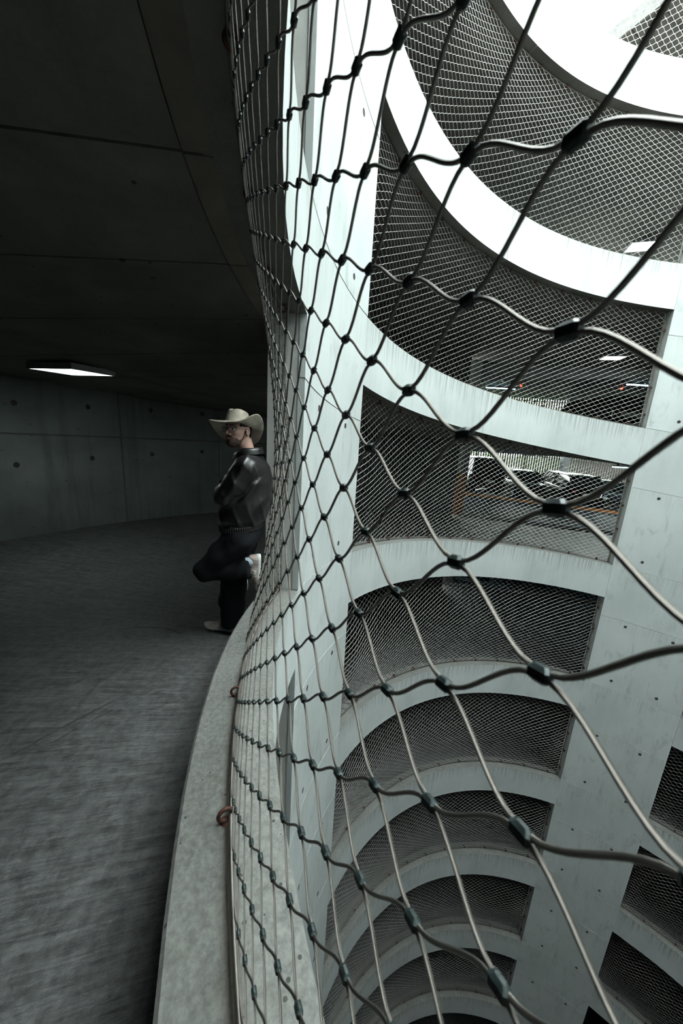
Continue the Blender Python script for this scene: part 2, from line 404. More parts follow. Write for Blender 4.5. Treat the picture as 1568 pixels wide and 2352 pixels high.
for k in LV:
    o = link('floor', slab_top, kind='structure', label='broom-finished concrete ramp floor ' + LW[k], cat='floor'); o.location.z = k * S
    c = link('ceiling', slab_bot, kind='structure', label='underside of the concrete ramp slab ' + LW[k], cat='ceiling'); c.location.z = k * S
    if k == 1:
        # board panels of the ceiling above the man: each its own piece, joints left open
        tj = np.arange(0.331, -2.0, -0.128)
        for a, b in zip(tj[:-1], tj[1:]):
            for (ra, rb, mt, dd) in ((R_K + 0.072, R_W - 0.01, 'soffit', 0.0), (R_K - 0.034, R_K + 0.066, 'strip', 0.004)):
                m2 = MB(); tt = np.linspace(a - 0.0012, b + 0.0012, 8)
                rr = np.linspace(ra, rb, 4)
                P = pol(rr[None], tt[:, None], zh(tt)[:, None] - BAND + CROSS * (rr[None] - R_K) - dd)
                m2.grid(P); Q = P.copy(); Q[..., 2] += 0.03
                for e in (np.stack([P[:, 0], Q[:, 0]], 1), np.stack([P[:, -1], Q[:, -1]], 1), np.stack([P[0], Q[0]], 1), np.stack([P[-1], Q[-1]], 1)): m2.grid(e)
                m2.obj('panel' if mt == 'soffit' else 'edge_panel', MT[mt], c)

floor0 = [o for o in bpy.data.objects if o.name.startswith('floor') and abs(o.location.z) < 1e-6][0]
for (pts_, w) in (([(2.30, -0.285), (2.217, -0.337), (2.152, -0.382), (2.108, -0.412), (2.040, -0.446)], 0.009), ([(2.26, -0.290), (2.180, -0.340), (2.098, -0.392), (2.045, -0.428)], 0.006), ([(2.42, -0.50), (2.323, -0.535), (2.22, -0.545), (2.139, -0.530)], 0.007)):
    pa = np.array(pts_); q = np.linspace(0, 1, 30); k_ = np.linspace(0, 1, len(pa))
    r = S * np.interp(q, k_, pa[:, 0]); t = np.interp(q, k_, pa[:, 1])
    for _ in range(6): r[1:-1] = (r[:-2] + 2 * r[1:-1] + r[2:]) / 4; t[1:-1] = (t[:-2] + 2 * t[1:-1] + t[2:]) / 4
    P = np.stack([pol(r + e * np.sin(q * 3.0), t + e * np.sin(q * 3.0) / 7, zh(t) - KERB + CROSS * (r - R_K) + 0.002) for e in (-w, w)], 1)
    m = MB(); m.grid(P, flip=True); m.obj('tyre_mark', MT['skid'], floor0)

# ---------------- parapet bands (kerb + slab edge), split in cast segments between the piers
seg_cache = {}
for k in LV:
    root = empty('wall_parapet', (0, 0, 0), kind='structure', label='pale concrete parapet band curving round the well ' + LW[k], cat='parapet wall')
    for oi, (ta, tb) in enumerate(OPEN):
        nseg = max(1, round((tb - ta) / 0.62)); e = np.linspace(ta, tb, nseg + 1)
        for si, (a, b) in enumerate(zip(e[:-1], e[1:])):
            if (oi, si) not in seg_cache:
                m = MB(); arc_block(m, R_IN, R_K, -BAND, 0.0, a + 0.0007, b - 0.0007, 0.03, 0.009)
                me = m.mesh('band_segment', MT['white'])
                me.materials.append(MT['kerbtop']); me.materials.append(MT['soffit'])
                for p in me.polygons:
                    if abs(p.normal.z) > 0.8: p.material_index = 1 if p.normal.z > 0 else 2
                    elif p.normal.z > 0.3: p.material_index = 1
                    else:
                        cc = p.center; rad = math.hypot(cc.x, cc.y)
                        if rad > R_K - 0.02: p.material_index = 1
                seg_cache[(oi, si)] = me
            o = link('band_segment', seg_cache[(oi, si)], root); o.location.z = k * S

# ---------------- piers with cast panels, open joints and tie holes
hole = MB()
an = np.linspace(0, 2 * math.pi, 12, endpoint=False)
prof = [(0.030, 0.0), (0.030, 0.0015), (0.020, 0.0018), (0.019, 0.0006), (0.001, 0.0004)]
hole.lathe(prof, axis='X', n=12)
hole_me = hole.mesh('tie_hole', MT['hole'], False)
pier_cache = {}
pier_words = ['beside the leaning man', 'at the right edge across the well', 'on the far right out of the light', 'behind the near rope net']
for pi, (ta, tb) in enumerate(PIERS):
    z_lo, z_hi = -6.6 * S, (5.74 if pi != 1 else 5.74) * S
    root = MB(); arc_block(root, R_IN + 0.012, R_K, z_lo, z_hi, ta + 0.0015, tb - 0.0015, 0.03, 0.0)
    root = root.obj('wall_pier', MT['jamb'], kind='structure', label='tall curved concrete pier ' + pier_words[pi], cat='pier')
    for k in range(-6, 6):
        for (a, b) in ((0.0, 0.59), (0.59, 1.0)):
            if k == 5 and b > 0.95: b = 0.74
            m = MB(); arc_block(m, R_IN, R_IN + 0.05, a * S + 0.004, b * S - 0.004, ta, tb, 0.03, 0.0035)
            if (pi, a, b) not in pier_cache: pier_cache[(pi, a, b)] = m.mesh('panel', MT['pier'])
            o = link('panel', pier_cache[(pi, a, b)], root); o.location.z = k * S
        for q, zz in ((0.25, 0.065), (0.72, 0.075), (0.25, 0.545), (0.72, 0.55)):
            t = ta + (tb - ta) * q
            h = link('tie_hole', hole_me, root)
            h.location = tuple(pol(R_IN - 0.0002, t, float(zhk(t)) + (k + zz) * S)); h.rotation_euler.z = t + math.pi

# ---------------- outer wall
def wall_mesh(ta, tb, name):
    t = np.linspace(ta, tb, 60); ztop = zhk(t) + 3 * S - KERB + 1.15
    m = MB(); P = np.stack([pol(R_W, t, np.full(60, -6.7 * S)), pol(R_W, t, ztop), pol(R_W + 0.4, t, ztop), pol(R_W + 0.4, t, np.full(60, -6.7 * S))], 1)
    m.grid(P, closed_v=True)
    m.f.append((0, 1, 2, 3)); b = 59 * 4; m.f.append((b + 3, b + 2, b + 1, b))
    return m
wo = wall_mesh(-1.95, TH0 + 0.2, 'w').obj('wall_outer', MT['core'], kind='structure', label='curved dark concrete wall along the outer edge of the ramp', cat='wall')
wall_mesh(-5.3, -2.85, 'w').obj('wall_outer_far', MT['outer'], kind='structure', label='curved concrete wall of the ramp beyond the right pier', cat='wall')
tj = [0.25, -0.07, -0.40, -0.76 + 0.02, -0.952, -1.17, -1.38, -1.60, -1.77, -1.948]
hole2 = MB(); hole2.lathe([(0.045, 0.0), (0.043, 0.002), (0.032, 0.003), (0.030, 0.0008), (0.001, 0.0005)], axis='X', n=12)
hole2_me = hole2.mesh('tie_hole', MT['hole'])
for a, b in zip(tj[:-1], tj[1:]):
    for (h0, h1) in ((-0.02, 1.70), (1.716, 2.58)):
        m = MB(); t = np.linspace(a - 0.0006, b + 0.0006, 10)
        dj = 0.35 * (-(t) - 0.93)                         # the joint climbs a little against the ramp
        dj0, dj1 = (0 * dj, dj) if h0 < 1 else (dj, 0 * dj)
        zf = zh(t) - KERB + CROSS * (R_W - R_K)
        P = np.stack([pol(R_W, t, zf + h0 + dj0), pol(R_W - 0.02, t, zf + h0 + 0.006 + dj0), pol(R_W - 0.02, t, zf + h1 - 0.006 + dj1), pol(R_W, t, zf + h1 + dj1)], 1)
        base = m.n; m.grid(P); m.f.append((0, 1, 2, 3)); m.f.append((39, 38, 37, 36))
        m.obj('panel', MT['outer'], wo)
for t, h in ((-0.791, 2.13), (-0.783, 1.18), (-0.898, 2.22), (-0.897, 1.30), (-1.012, 1.41), (-1.014, 2.32), (-1.127, 1.52), (-1.13, 2.4), (-0.68, 1.1), (-0.68, 2.05), (-1.24, 1.6)):
    hh = link('tie_hole', hole2_me, wo); hh.location = tuple(pol(R_W - 0.0202, t, float(zh(t)) - KERB + CROSS * (R_W - R_K) + h)); hh.rotation_euler.z = t + math.pi
# small white wall sign at the left border
m = MB(); m.box((0, 0, 0), (0.012, 0.36, 0.26), bev=0.004)
sg = empty('wall_sign', pol(R_W - 0.028, -0.735, float(zh(-0.735)) - KERB - 0.1 + 1.42), label='small white enamel sign on the dark outer wall', cat='sign'); sg.rotation_euler.z = -0.735
m.obj('plate', MT['sign'], sg)
for y in (-0.16, 0.16):
    m = MB(); m.lathe([(0.008, 0), (0.008, -0.003), (0.001, -0.004)], (-0.006, y, 0.10), 'X', 8); m.obj('screw', MT['zip'], sg)

# ---------------- well bottom
m = MB(); a = np.linspace(0, 2 * math.pi, 49)[:-1]
m.add(np.concatenate([pol(R_W + 3, a, np.full(48, -6.7 * S)), [[0, 0, -6.7 * S]]]), [(i, (i + 1) % 48, 48) for i in range(48)])
m.obj('floor_well', MT['floor'], kind='structure', label='dark concrete floor at the bottom of the well', cat='floor')

# ---------------- roof slab over the far right (its edge cuts the sky)
m = MB(); ed = -3.50
Rr = np.linspace(R_K, 14.5, 14)
ts = -np.arccos(np.clip(ed / Rr, -1, 1)); te = -4.05
F = np.linspace(0, 1, 40)
Tg = ts[:, None] + F[None] * (te - ts[:, None])
zt = zhk(Tg) + 4 * S - BAND + CROSS * (Rr[:, None] - R_K)
A = pol(Rr[:, None], Tg, zt); B = A.copy(); B[..., 2] += 0.3
m.grid(A); m.grid(B, flip=True); m.grid(np.stack([A[:, 0], B[:, 0]], 1)); m.grid(np.stack([A[0], B[0]], 1)); m.grid(np.stack([A[-1], B[-1]], 1))
roof = m.obj('ceiling_roof', MT['core'], kind='structure', label='stained slab ending in a straight edge against the sky, top right', cat='ceiling')
xs = np.arange(ed - 0.004, -9.0, -0.62); ys = np.arange(-9.2, -3.0, 0.52)
for xa in xs:
    for ya in ys:
        xc, yc = xa - 0.31, ya + 0.26; rr = math.hypot(xc, yc); tt = math.atan2(yc, xc)
        if rr < R_K + 0.3 or tt > -2.0: continue
        m2 = MB(); c4 = []
        for (x, y) in ((xa - 0.012, ya + 0.012), (xa - 0.608, ya + 0.012), (xa - 0.608, ya + 0.508), (xa - 0.012, ya + 0.508)):
            c4.append((x, y, float(zhk(math.atan2(y, x))) + 4 * S - BAND + CROSS * (math.hypot(x, y) - R_K) - 0.012))
        c4 = np.array(c4); m2.add(np.concatenate([c4, c4 + [0, 0, 0.03]]), [(0, 1, 2, 3), (0, 4, 5, 1), (1, 5, 6, 2), (2, 6, 7, 3), (3, 7, 4, 0)])
        m2.obj('slab_panel', MT['brick'], roof)
def upper_ring(k, ta, tb, label):
    t = np.linspace(ta, tb, max(8, int((tb - ta) / 0.03))); rr = np.linspace(R_K - 0.03, R_W + 0.3, 4)
    A = pol(rr[None], t[:, None], zh(t)[:, None] + k * S - BAND + 0.012 + CROSS * (rr[None] - R_K)); B = A.copy(); B[..., 2] += 0.26
    m = MB(); m.grid(A, flip=True); m.grid(B); m.grid(np.stack([A[:, -1], B[:, -1]], 1)); m.grid(np.stack([A[0], B[0]], 1)); m.grid(np.stack([A[-1], B[-1]], 1))
    o = m.obj('ceiling', MT['soffit'], kind='structure', label=label, cat='ceiling')
    m = MB(); arc_block(m, R_IN, R_K, k * S - BAND, k * S, ta, tb, 0.03, 0.018); m.obj('band_segment', MT['white'], o)
upper_ring(4, -1.45, TH0, 'unseen ramp slab and band added four turns up to shade the upper well')  # out of view; added to cut low sky light on the upper bands
upper_ring(4, -4.05, -2.33, 'ramp slab and band four turns up, right of the sky gap')
upper_ring(5, -1.40, TH0, 'unseen topmost slab and band added over the viewer to dim the upper well')  # unseen extra turn, added to even out the light down the well
upper_ring(5, TH0 - 2 * math.pi + 0.001, -2.62, 'unseen topmost slab and band added right of the sky gap to block low sky')  # rest of the added turn, left open across the sky gap

# ------------------------------------------------------------------ parking decks
def deck_box(mb, u0, u1, v0, v1, z0, z1, k=0):
    c = [dk(u, v, z, k) for z in (z0, z1) for (u, v) in ((u0, v0), (u1, v0), (u1, v1), (u0, v1))]
    mb.add(np.array(c), [(0, 3, 2, 1), (4, 5, 6, 7), (0, 1, 5, 4), (1, 2, 6, 5), (2, 3, 7, 6), (3, 0, 4, 7)]); return mb
UL, UR, VF = -0.45, 15.0, 10.8
deck_words = {-2: 'two levels below', -1: 'one level below', 0: 'with the parked cars', 1: 'one level above the cars', 2: 'two levels above', 3: 'on top'}
for k in range(-2, 4):
    m = deck_box(MB(), UL, UR, 0.0, VF, -0.3, 0.0, k)
    m.obj('floor_deck', MT['deck'], kind='structure', label='flat parking deck slab beside the ramp, ' + deck_words[k], cat='floor')
    if k > -2 and k != 2:
        m = deck_box(MB(), UL, UR, 0.02, 0.42, -0.50, -0.302, k)
        m.obj('trim_edge_beam', MT['deckwall'], kind='structure', label='concrete edge beam under the parking deck ' + deck_words[k], cat='beam')
    if k < 2:
        m = deck_box(MB(), -0.05, 0.42, 0.0, VF, 0.0, S - 0.3, k)
        w = m.obj('wall_deck_end', MT['deckwall'], kind='structure', label='end wall of the parking deck ' + deck_words[k], cat='wall')
        if k == 0: m = deck_box(MB(), -0.054, 0.424, -0.012, 0.30, 0.0, 1.5, k); m.obj('painted_band', MT['orange'], w, label='orange painted lower end of the wall')
        m = deck_box(MB(), UR - 0.3, UR, 0.0, VF, 0.0, S - 0.3, k)
        m.obj('wall_deck_right', MT['deckwall'], kind='structure', label='right hand wall of the parking deck ' + deck_words[k], cat='wall')
        m = deck_box(MB(), 0.43, UR, 0.01, 0.09, 0.0, 0.09, k)
        m.obj('trim_kerb', MT['deckwall'], kind='structure', label='pale low kerb between ramp and parking deck ' + deck_words[k], cat='kerb')
m = MB()
q = np.array([(-4.60, -10.68), (-8.30, -5.50), (-8.63, -5.73), (-4.93, -10.91)])
m.add(np.concatenate([np.c_[q, np.full(4, 1.93)], np.c_[q, np.full(4, 2.62)]]), [(0, 3, 2, 1), (4, 5, 6, 7), (0, 1, 5, 4), (1, 2, 6, 5), (2, 3, 7, 6), (3, 0, 4, 7)])
m.obj('trim_ramp_beam', MT['deckwall'], kind='structure', label='deep pale concrete beam where the upper parking deck meets the ramp', cat='beam')
for k in (-2, -1):
    m = deck_box(MB(), UL, UR, VF - 0.3, VF, 0.0, S - 0.3, k)
    m.obj('wall_deck_back', MT['deckwall'], kind='structure', label='windowless back wall of the parking deck ' + deck_words[k], cat='wall')
m = MB(); zb = [-6.7 * S, -2.86 - 2 * S - 0.28]; q = [DP + u * DU + v * DN for u, v in ((-0.6, 0.0), (UR, 0.0), (UR, 0.4), (-0.6, 0.4))]
m.add(np.array([(a[0], a[1], z) for z in (zb[0], zb[1]) for a in q]), [(0, 3, 2, 1), (4, 5, 6, 7), (0, 1, 5, 4), (1, 2, 6, 5), (2, 3, 7, 6), (3, 0, 4, 7)])
m.obj('wall_basement', MT['outer'], kind='structure', label='straight concrete wall beside the lowest ramp turns', cat='wall')
m = MB(); tw = -2.856  # added wall; stops outside light leaking onto the lower turns
q = [pol(r, t, 0)[:2] for r, t in ((R_W + 0.38, tw), (17.2, tw), (17.2, tw - 0.02), (R_W + 0.38, tw - 0.02))]
m.add(np.array([(a[0], a[1], z) for z in (-6.7 * S, 3 * S) for a in q]), [(0, 3, 2, 1), (4, 5, 6, 7), (0, 1, 5, 4), (1, 2, 6, 5), (2, 3, 7, 6), (3, 0, 4, 7)])
m.obj('wall_leak_stop', MT['outer'], kind='structure', label='straight concrete wall added on the right to keep outside light out', cat='wall')
# floor paint
m = deck_box(MB(), 0.1, 14, 5.3, 5.75, 0.002, 0.10, 0)
m.obj('wheel_stop', MT['orange'], label='long orange painted kerb in front of the parked cars', cat='kerb')
arrow = MB()
pts = [(0, -0.10), (1.25, -0.10), (1.25, -0.42), (2.05, 0), (1.25, 0.42), (1.25, 0.10), (0, 0.10)]
v = [dk(0.8 + x * 1.0 + y * 0.8, 0.85 + y * 1.5 - x * 0.15, z, -1) for z in (0.001, 0.006) for x, y in pts]
arrow.add(np.array(v), [tuple(range(6, -1, -1)), tuple(range(7, 14))] + [(i, (i + 1) % 7, 7 + (i + 1) % 7, 7 + i) for i in range(7)])
arrow.obj('painted_arrow', MT['paint'], label='white arrow painted on the deck floor one level below the cars', cat='road marking')
# facade: slats, columns
for k in (0, 1):
    root = empty('slat_screen', dk(7, VF - 0.3, 0, k), label='dark vertical slat screen at the far side, deck ' + deck_words[k], cat='screen')
    m = MB()
    for u in np.arange(UL + 0.1, UR, 0.155):
        deck_box(m, u, u + 0.08, VF - 0.42, VF - 0.30, 0.0, S - 0.3, k)
    m.v = [np.concatenate(m.v) - dk(7, VF - 0.3, 0, k)]; m.uv = [np.zeros((m.n, 2))]
    m.obj('slats', MT['slat'], root, kind='stuff')
    m = MB()
    for z in (0.15, 1.2, 2.3): deck_box(m, UL, UR, VF - 0.30, VF - 0.25, z, z + 0.06, k)
    m.v = [np.concatenate(m.v) - dk(7, VF - 0.3, 0, k)]; m.uv = [np.zeros((m.n, 2))]
    m.obj('rail', MT['slat'], root)
for k, uu, wd in ((1, 8.7, 'beside the parked van'), (0, 9.6, 'between the parked cars'), (1, 2.0, 'at the left end above the cars'), (-1, 8.6, 'one level below the cars')):
    m = MB(); p = dk(uu, 8.6 if k == 1 else 10.0, (S - 0.3) / 2, k); m.box(p, (0.4, 0.4, S - 0.3), RZD, bev=0.02)
    m.obj('column', MT['deckwall'], label='square concrete deck column ' + wd, cat='column', kind='structure')

def lamp(name, loc, rz, lx, ly, label, group=None, tilt=0.0):
    o = empty(name, loc, label=label, cat='ceiling light', group=group); o.rotation_euler = (0, tilt, rz)
    m = MB(); h = 0.07; w = 0.022
    for (c, d) in (((lx / 2 - w / 2, 0, -h / 2), (w, ly, h)), ((-lx / 2 + w / 2, 0, -h / 2), (w, ly, h)), ((0, ly / 2 - w / 2, -h / 2), (lx - 2 * w, w, h)), ((0, -ly / 2 + w / 2, -h / 2), (lx - 2 * w, w, h))): m.box(c, d)
    m.obj('frame', MT['alu'], o)
    m = MB(); m.box((0, 0, -h + 0.012), (lx - 2 * w, ly - 2 * w, 0.016), bev=0.003); m.obj('diffuser', MT['lamp'], o)
    m = MB(); m.box((0, 0, -0.012), (lx - 2 * w, ly - 2 * w, 0.02)); m.obj('housing', MT['alu'], o)
    return o
def on_soffit(r, t, k): return tuple(pol(r * S, t, float(zh(t)) + k * S - BAND + CROSS * (r - 1.9) * S - 0.004))
lamp('ceiling_light', on_soffit(3.045, -0.748, 1), -0.748, 0.74, 0.57, 'lit square ceiling light above the dark ramp, left of the man')
lamp('ceiling_light', on_soffit(3.03, -2.296, 2), -2.296, 0.52, 0.52, 'lit square ceiling light seen through the net above the parked van')
lamp('ceiling_light', on_soffit(3.18, -2.32, 3), -2.32, 0.56, 0.54, 'lit square ceiling light high at the right edge below the top parapets')
def tube_lamp(u, v, k, length, label, along=0.0, z=None):
    loc = dk(u, v, S - 0.3 if z is None else z, k)
    o = empty('tube_light', loc, label=label, cat='tube light'); o.rotation_euler.z = RZD + along
    m = MB(); m.box((0, 0, -0.04), (length, 0.12, 0.08), bev=0.01); m.obj('housing', MT['alu'], o)
    m = MB(); m.tube([(-length / 2 + 0.03, 0, -0.10), (length / 2 - 0.03, 0, -0.10)], 0.028, 10); m.obj('tube', MT['tube'], o, True)
tube_lamp(1.85, 3.35, 1, 1.3, 'lit tube light at the left end of the deck above the cars')
tube_lamp(3.4, 5.95, 1, 1.5, 'lit tube light deeper in the deck above the cars')
tube_lamp(7.65, 2.45, 1, 1.3, 'lit tube light near the right pier above the van')
tube_lamp(2.2, 3.0, 0, 1.3, 'lit tube light over the deck with the parked cars, left')
tube_lamp(8.5, 3.4, 0, 1.3, 'lit tube light over the deck with the parked cars, right')
tube_lamp(1.5, 3.6, -1, 1.3, 'lit tube light over the painted arrow deck, left')
tube_lamp(8.0, 3.2, -1, 1.3, 'lit tube light over the painted arrow deck, right')
for u, vv, w in ((3.95, 4.95, 'left'), (7.9, 3.95, 'right')):
    o = empty('indicator_light', dk(u, vv, S - 0.36, 1), label='small red bay indicator light under the upper deck ceiling, ' + w + ' one', cat='indicator light')
    m = MB(); m.box((0, 0, 0.04), (0.1, 0.1, 0.04)); m.obj('base', MT['alu'], o)
    m = MB(); m.lathe([(0.045, 0.02), (0.05, 0.0), (0.04, -0.03), (0.001, -0.045)], n=12); m.obj('dome', MT['red'], o, True)
# exit sign
o = empty('exit_sign', dk(0.46, 0.5, 1.95, 0), label='glowing green exit sign on the end wall beside the cars', cat='exit sign'); o.rotation_euler.z = RZD
m = MB(); m.box((0, 0, 0), (0.07, 0.34, 0.44), bev=0.01); m.obj('case', MT['trim'], o)
for z, hgt in ((0.10, 0.17), (-0.11, 0.18)):
    m = MB(); m.box((0.0, 0.01, z), (0.09, 0.36, hgt), bev=0.01); m.obj('panel', MT['green'], o)

# ---------------- trees and ground outside
gz = -3.6
m = MB(); c = [dk(u, v, 0) for u, v in ((-30, 13), (50, 13), (50, 60), (-30, 60))]
for q in c: q[2] = gz
m.add(np.array(c), [(0, 1, 2, 3)]); m.obj('ground', MT['ground'], kind='structure', label='grassy ground outside behind the slat screens', cat='ground')
random.seed(4); rng = np.random.default_rng(4)
for i, (u, v, hh, rr) in enumerate(((-3, 17, 8, 2.1), (2, 18.5, 9, 2.2), (6.5, 16.8, 7.5, 2.0), (11, 18, 9, 2.2), (15.5, 17, 8, 2.1), (20, 19, 9.5, 2.2))):
    b = dk(u, v, 0); b[2] = gz
    ws = ['first', 'second', 'third', 'fourth', 'fifth', 'sixth']
    o = empty('tree', tuple(b), label='leafy green tree outside the slats, %s from the left' % ws[i], cat='tree', group='trees outside the deck')
    m = MB(); m.tube([(0, 0, 0), (0.1, 0, hh * 0.3), (0.05, 0.1, hh * 0.7)], [0.22, 0.16, 0.06], 10); m.obj('trunk', MT['bark'], o)
    n = 800; d = rng.normal(size=(n, 3)); d /= np.linalg.norm(d, axis=1)[:, None]
    c = d * (rng.uniform(0.25, 1, n) ** 0.5)[:, None] * [rr, rr, hh * 0.42] + [0, 0, hh * 0.55]
    a = rng.normal(size=(n, 3)); a /= np.linalg.norm(a, axis=1)[:, None]; bb = np.cross(a, rng.normal(size=(n, 3))); bb /= np.linalg.norm(bb, axis=1)[:, None]
    sz = rng.uniform(0.10, 0.22, n)[:, None]
    V = np.stack([c - a * sz, c + bb * sz * 0.5, c + a * sz, c - bb * sz * 0.5], 1).reshape(-1, 3)
    m = MB(); m.add(V, [(4 * j, 4 * j + 1, 4 * j + 2, 4 * j + 3) for j in range(n)]); m.obj('crown', MT['leaf'], o, kind='stuff')

# ---------------- cars
def car(label, loc, rz, L, W, H, body, roof0, roof1, belt, col, van=False):
    """x forward. roof0/roof1: x of windscreen base/top .. tuple fractions of L from the nose"""
    root = empty('car' if not van else 'van', loc, label=label, cat='car' if not van else 'van'); root.rotation_euler.z = rz
    pm = paintwork('car_paint', col); w = W / 2; gc = 0.22
    xs = np.linspace(-L / 2, L / 2, 29); P = []
    for x in xs:
        f = (x + L / 2) / L                                   # 0 rear .. 1 nose
        e = min(1.0, min(f, 1 - f) / 0.10); rnd = math.sqrt(max(0.0, 1 - (1 - e) ** 2))
        ww = w * (0.72 + 0.28 * rnd)
        hood = belt - 0.20 * max(0, (f - 0.70) / 0.30) ** 1.6 if not van else belt - 0.25 * max(0, (f - 0.8) / 0.2)
        zt = gc + (hood - gc) * (0.55 + 0.45 * rnd)
        ring = [(0, gc), (ww * 0.86, gc), (ww * 0.97, gc + 0.10), (ww, gc + 0.36), (ww * 0.985, zt - 0.14), (ww * 0.92, zt - 0.02), (ww * 0.6, zt + 0.015), (0, zt + 0.03)]
        ring = ring + [(-y, z) for y, z in ring[-2:0:-1]]
        P.append([(x, y, z) for y, z in ring])
    m = MB(); m.grid(np.array(P), closed_v=True); nv = len(P[0]); m.f.append(tuple(range(nv - 1, -1, -1))); m.f.append(tuple(28 * nv + j for j in range(nv)))
    m.obj('body', pm, root, True)
    xa, xb, xc, xd = body                                        # rear base, rear top, front top, front base (fractions from rear)
    X = lambda f: -L / 2 + f * L
    rows = []
    for (x0, x1, z, yy) in ((X(xa), X(xd), belt - 0.01, w * 0.92), (X(xa) * 0.6 + X(xb) * 0.4, X(xd) * 0.6 + X(xc) * 0.4, belt + (H - belt) * 0.45, w * 0.85), (X(xb), X(xc), H - 0.07, w * 0.74)):
        n = 12; t = np.linspace(0, 1, n); left = [(x0 + (x1 - x0) * q, yy, z) for q in t]
        rows.append(left + [(x, -y, zz) for x, y, zz in left[::-1]])
    m = MB(); m.grid(np.array(rows), closed_v=True); m.obj('glasshouse', MT['glass'], root)
    ro = []
    for j, q in enumerate(np.linspace(0, 1, 13)):
        x = X(xb) - 0.06 + (X(xc) - X(xb) + 0.12) * q; bulge = 0.07 * (1 - (2 * q - 1) ** 4)
        ro.append([(x, yy * w, H - 0.085 + bulge * (1 - (yy / 0.78) ** 4)) for yy in (-0.78, -0.7, -0.4, 0, 0.4, 0.7, 0.78)])
    m = MB(); m.grid(np.array(ro)); lo = np.array(ro)[..., :] - [0, 0, 0.03]; m.grid(lo, flip=True); m.obj('roof', pm, root, True)
    for s in (-1, 1):
        for (fa, fb) in ((xa, xb), (xd, xc), ((xa + xd) / 2 - 0.01, (xb + xc) / 2 - 0.01)):
            m = MB(); m.tube([(X(fa), s * w * 0.925, belt - 0.02), (X(fa) * 0.6 + X(fb) * 0.4, s * w * 0.858, belt + (H - belt) * 0.45), (X(fb), s * w * 0.75, H - 0.06)], 0.035, 6); m.obj('pillar', pm, root)
        m = MB(); m.box((X(xd) - 0.25, s * (w + 0.09), belt + 0.08), (0.10, 0.17, 0.13), bev=0.03); m.obj('mirror', pm, root)
        m = MB(); m.box((L / 2 - 0.22, s * w * 0.68, belt - 0.27), (0.28, 0.30, 0.13), rz=-s * 0.35, bev=0.04); m.obj('headlamp', MT['head'], root)
        m = MB(); m.box((-L / 2 + 0.10, s * w * 0.72, belt - 0.16 + (0.25 if van else 0)), (0.16, 0.22, 0.14 if not van else 0.34), rz=s * 0.3, bev=0.03); m.obj('tail_lamp', MT['tail'], root)
        m = MB(); m.box((0.1, s * (w + 0.004), belt - 0.17), (0.18, 0.02, 0.03), bev=0.006); m.obj('door_handle', pm, root)
        for x in (-L * 0.30, L * 0.31):
            wh = empty('wheel'); wh.parent = root; wh.location = (x, s * (w - 0.09), 0.33)
            m = MB(); m.lathe([(0.21, -0.10), (0.31, -0.11), (0.33, -0.07), (0.33, 0.07), (0.31, 0.11), (0.21, 0.10)], axis='Y', n=24); m.obj('tyre', MT['tyre'], wh, True)
            m = MB(); m.lathe([(0.215, s * 0.10), (0.20, s * 0.07), (0.05, s * 0.085), (0.001, s * 0.09)], axis='Y', n=24); m.obj('rim', MT['trim'], wh)
            m = MB()
            for q in range(5):
                a = q * 2 * math.pi / 5; m.tube([(0.03 * math.cos(a), s * 0.095, 0.03 * math.sin(a)), (0.205 * math.cos(a), s * 0.098, 0.205 * math.sin(a))], 0.022, 6)
            m.obj('spokes', MT['rim'], wh)
    m = MB(); m.box((L / 2 - 0.015, 0, 0.42), (0.06, W * 0.6, 0.14), bev=0.02); m.obj('grille', MT['trim'], root)
    m = MB(); m.box((-L / 2 - 0.004, 0, belt - 0.3), (0.02, 0.5, 0.11)); m.obj('number_plate', MT['plate'], root)
    return root
NRM = math.atan2(DN[1], DN[0])
BLK, NAVY, GREY = (0.006, 0.006, 0.007), (0.006, 0.010, 0.02), (0.03, 0.035, 0.04)
SUV = (0.03, 0.12, 0.60, 0.74); SED = (0.12, 0.28, 0.58, 0.74); HAT = (0.03, 0.16, 0.58, 0.75)
car('black off-road car with pale roof bars parked at the left, beside the orange wall', dk(3.45, 7.95, 0, 0), NRM, 4.6, 1.95, 2.0, SUV, 0, 0, 1.12, BLK)
car('dark hatchback with shiny bonnet in the middle of the parked row', dk(6.0, 7.9, 0, 0), NRM + math.pi, 4.3, 1.8, 1.55, HAT, 0, 0, 0.98, NAVY)
car('large black car between the hatchback and the right one', dk(8.4, 7.8, 0, 0), NRM, 4.8, 1.95, 1.75, SUV, 0, 0, 1.08, BLK)
car('dark car with a bright alloy wheel parked next to the right pier', dk(10.9, 8.0, 0, 0), NRM + math.pi - 0.25, 4.4, 1.82, 1.55, SED, 0, 0, 0.98, GREY)
car('dark car roof just showing above the upper parapet', dk(5.35, 7.9, 0, 1), NRM + math.pi, 4.2, 1.82, 1.72, HAT, 0, 0, 1.0, BLK)
car('dark van seen from behind on the upper deck next to the right pier', dk(7.6, 4.75, 0, 1), NRM, 4.9, 2.0, 2.05, (0.01, 0.05, 0.72, 0.86), 0, 0, 1.15, GREY, van=True)

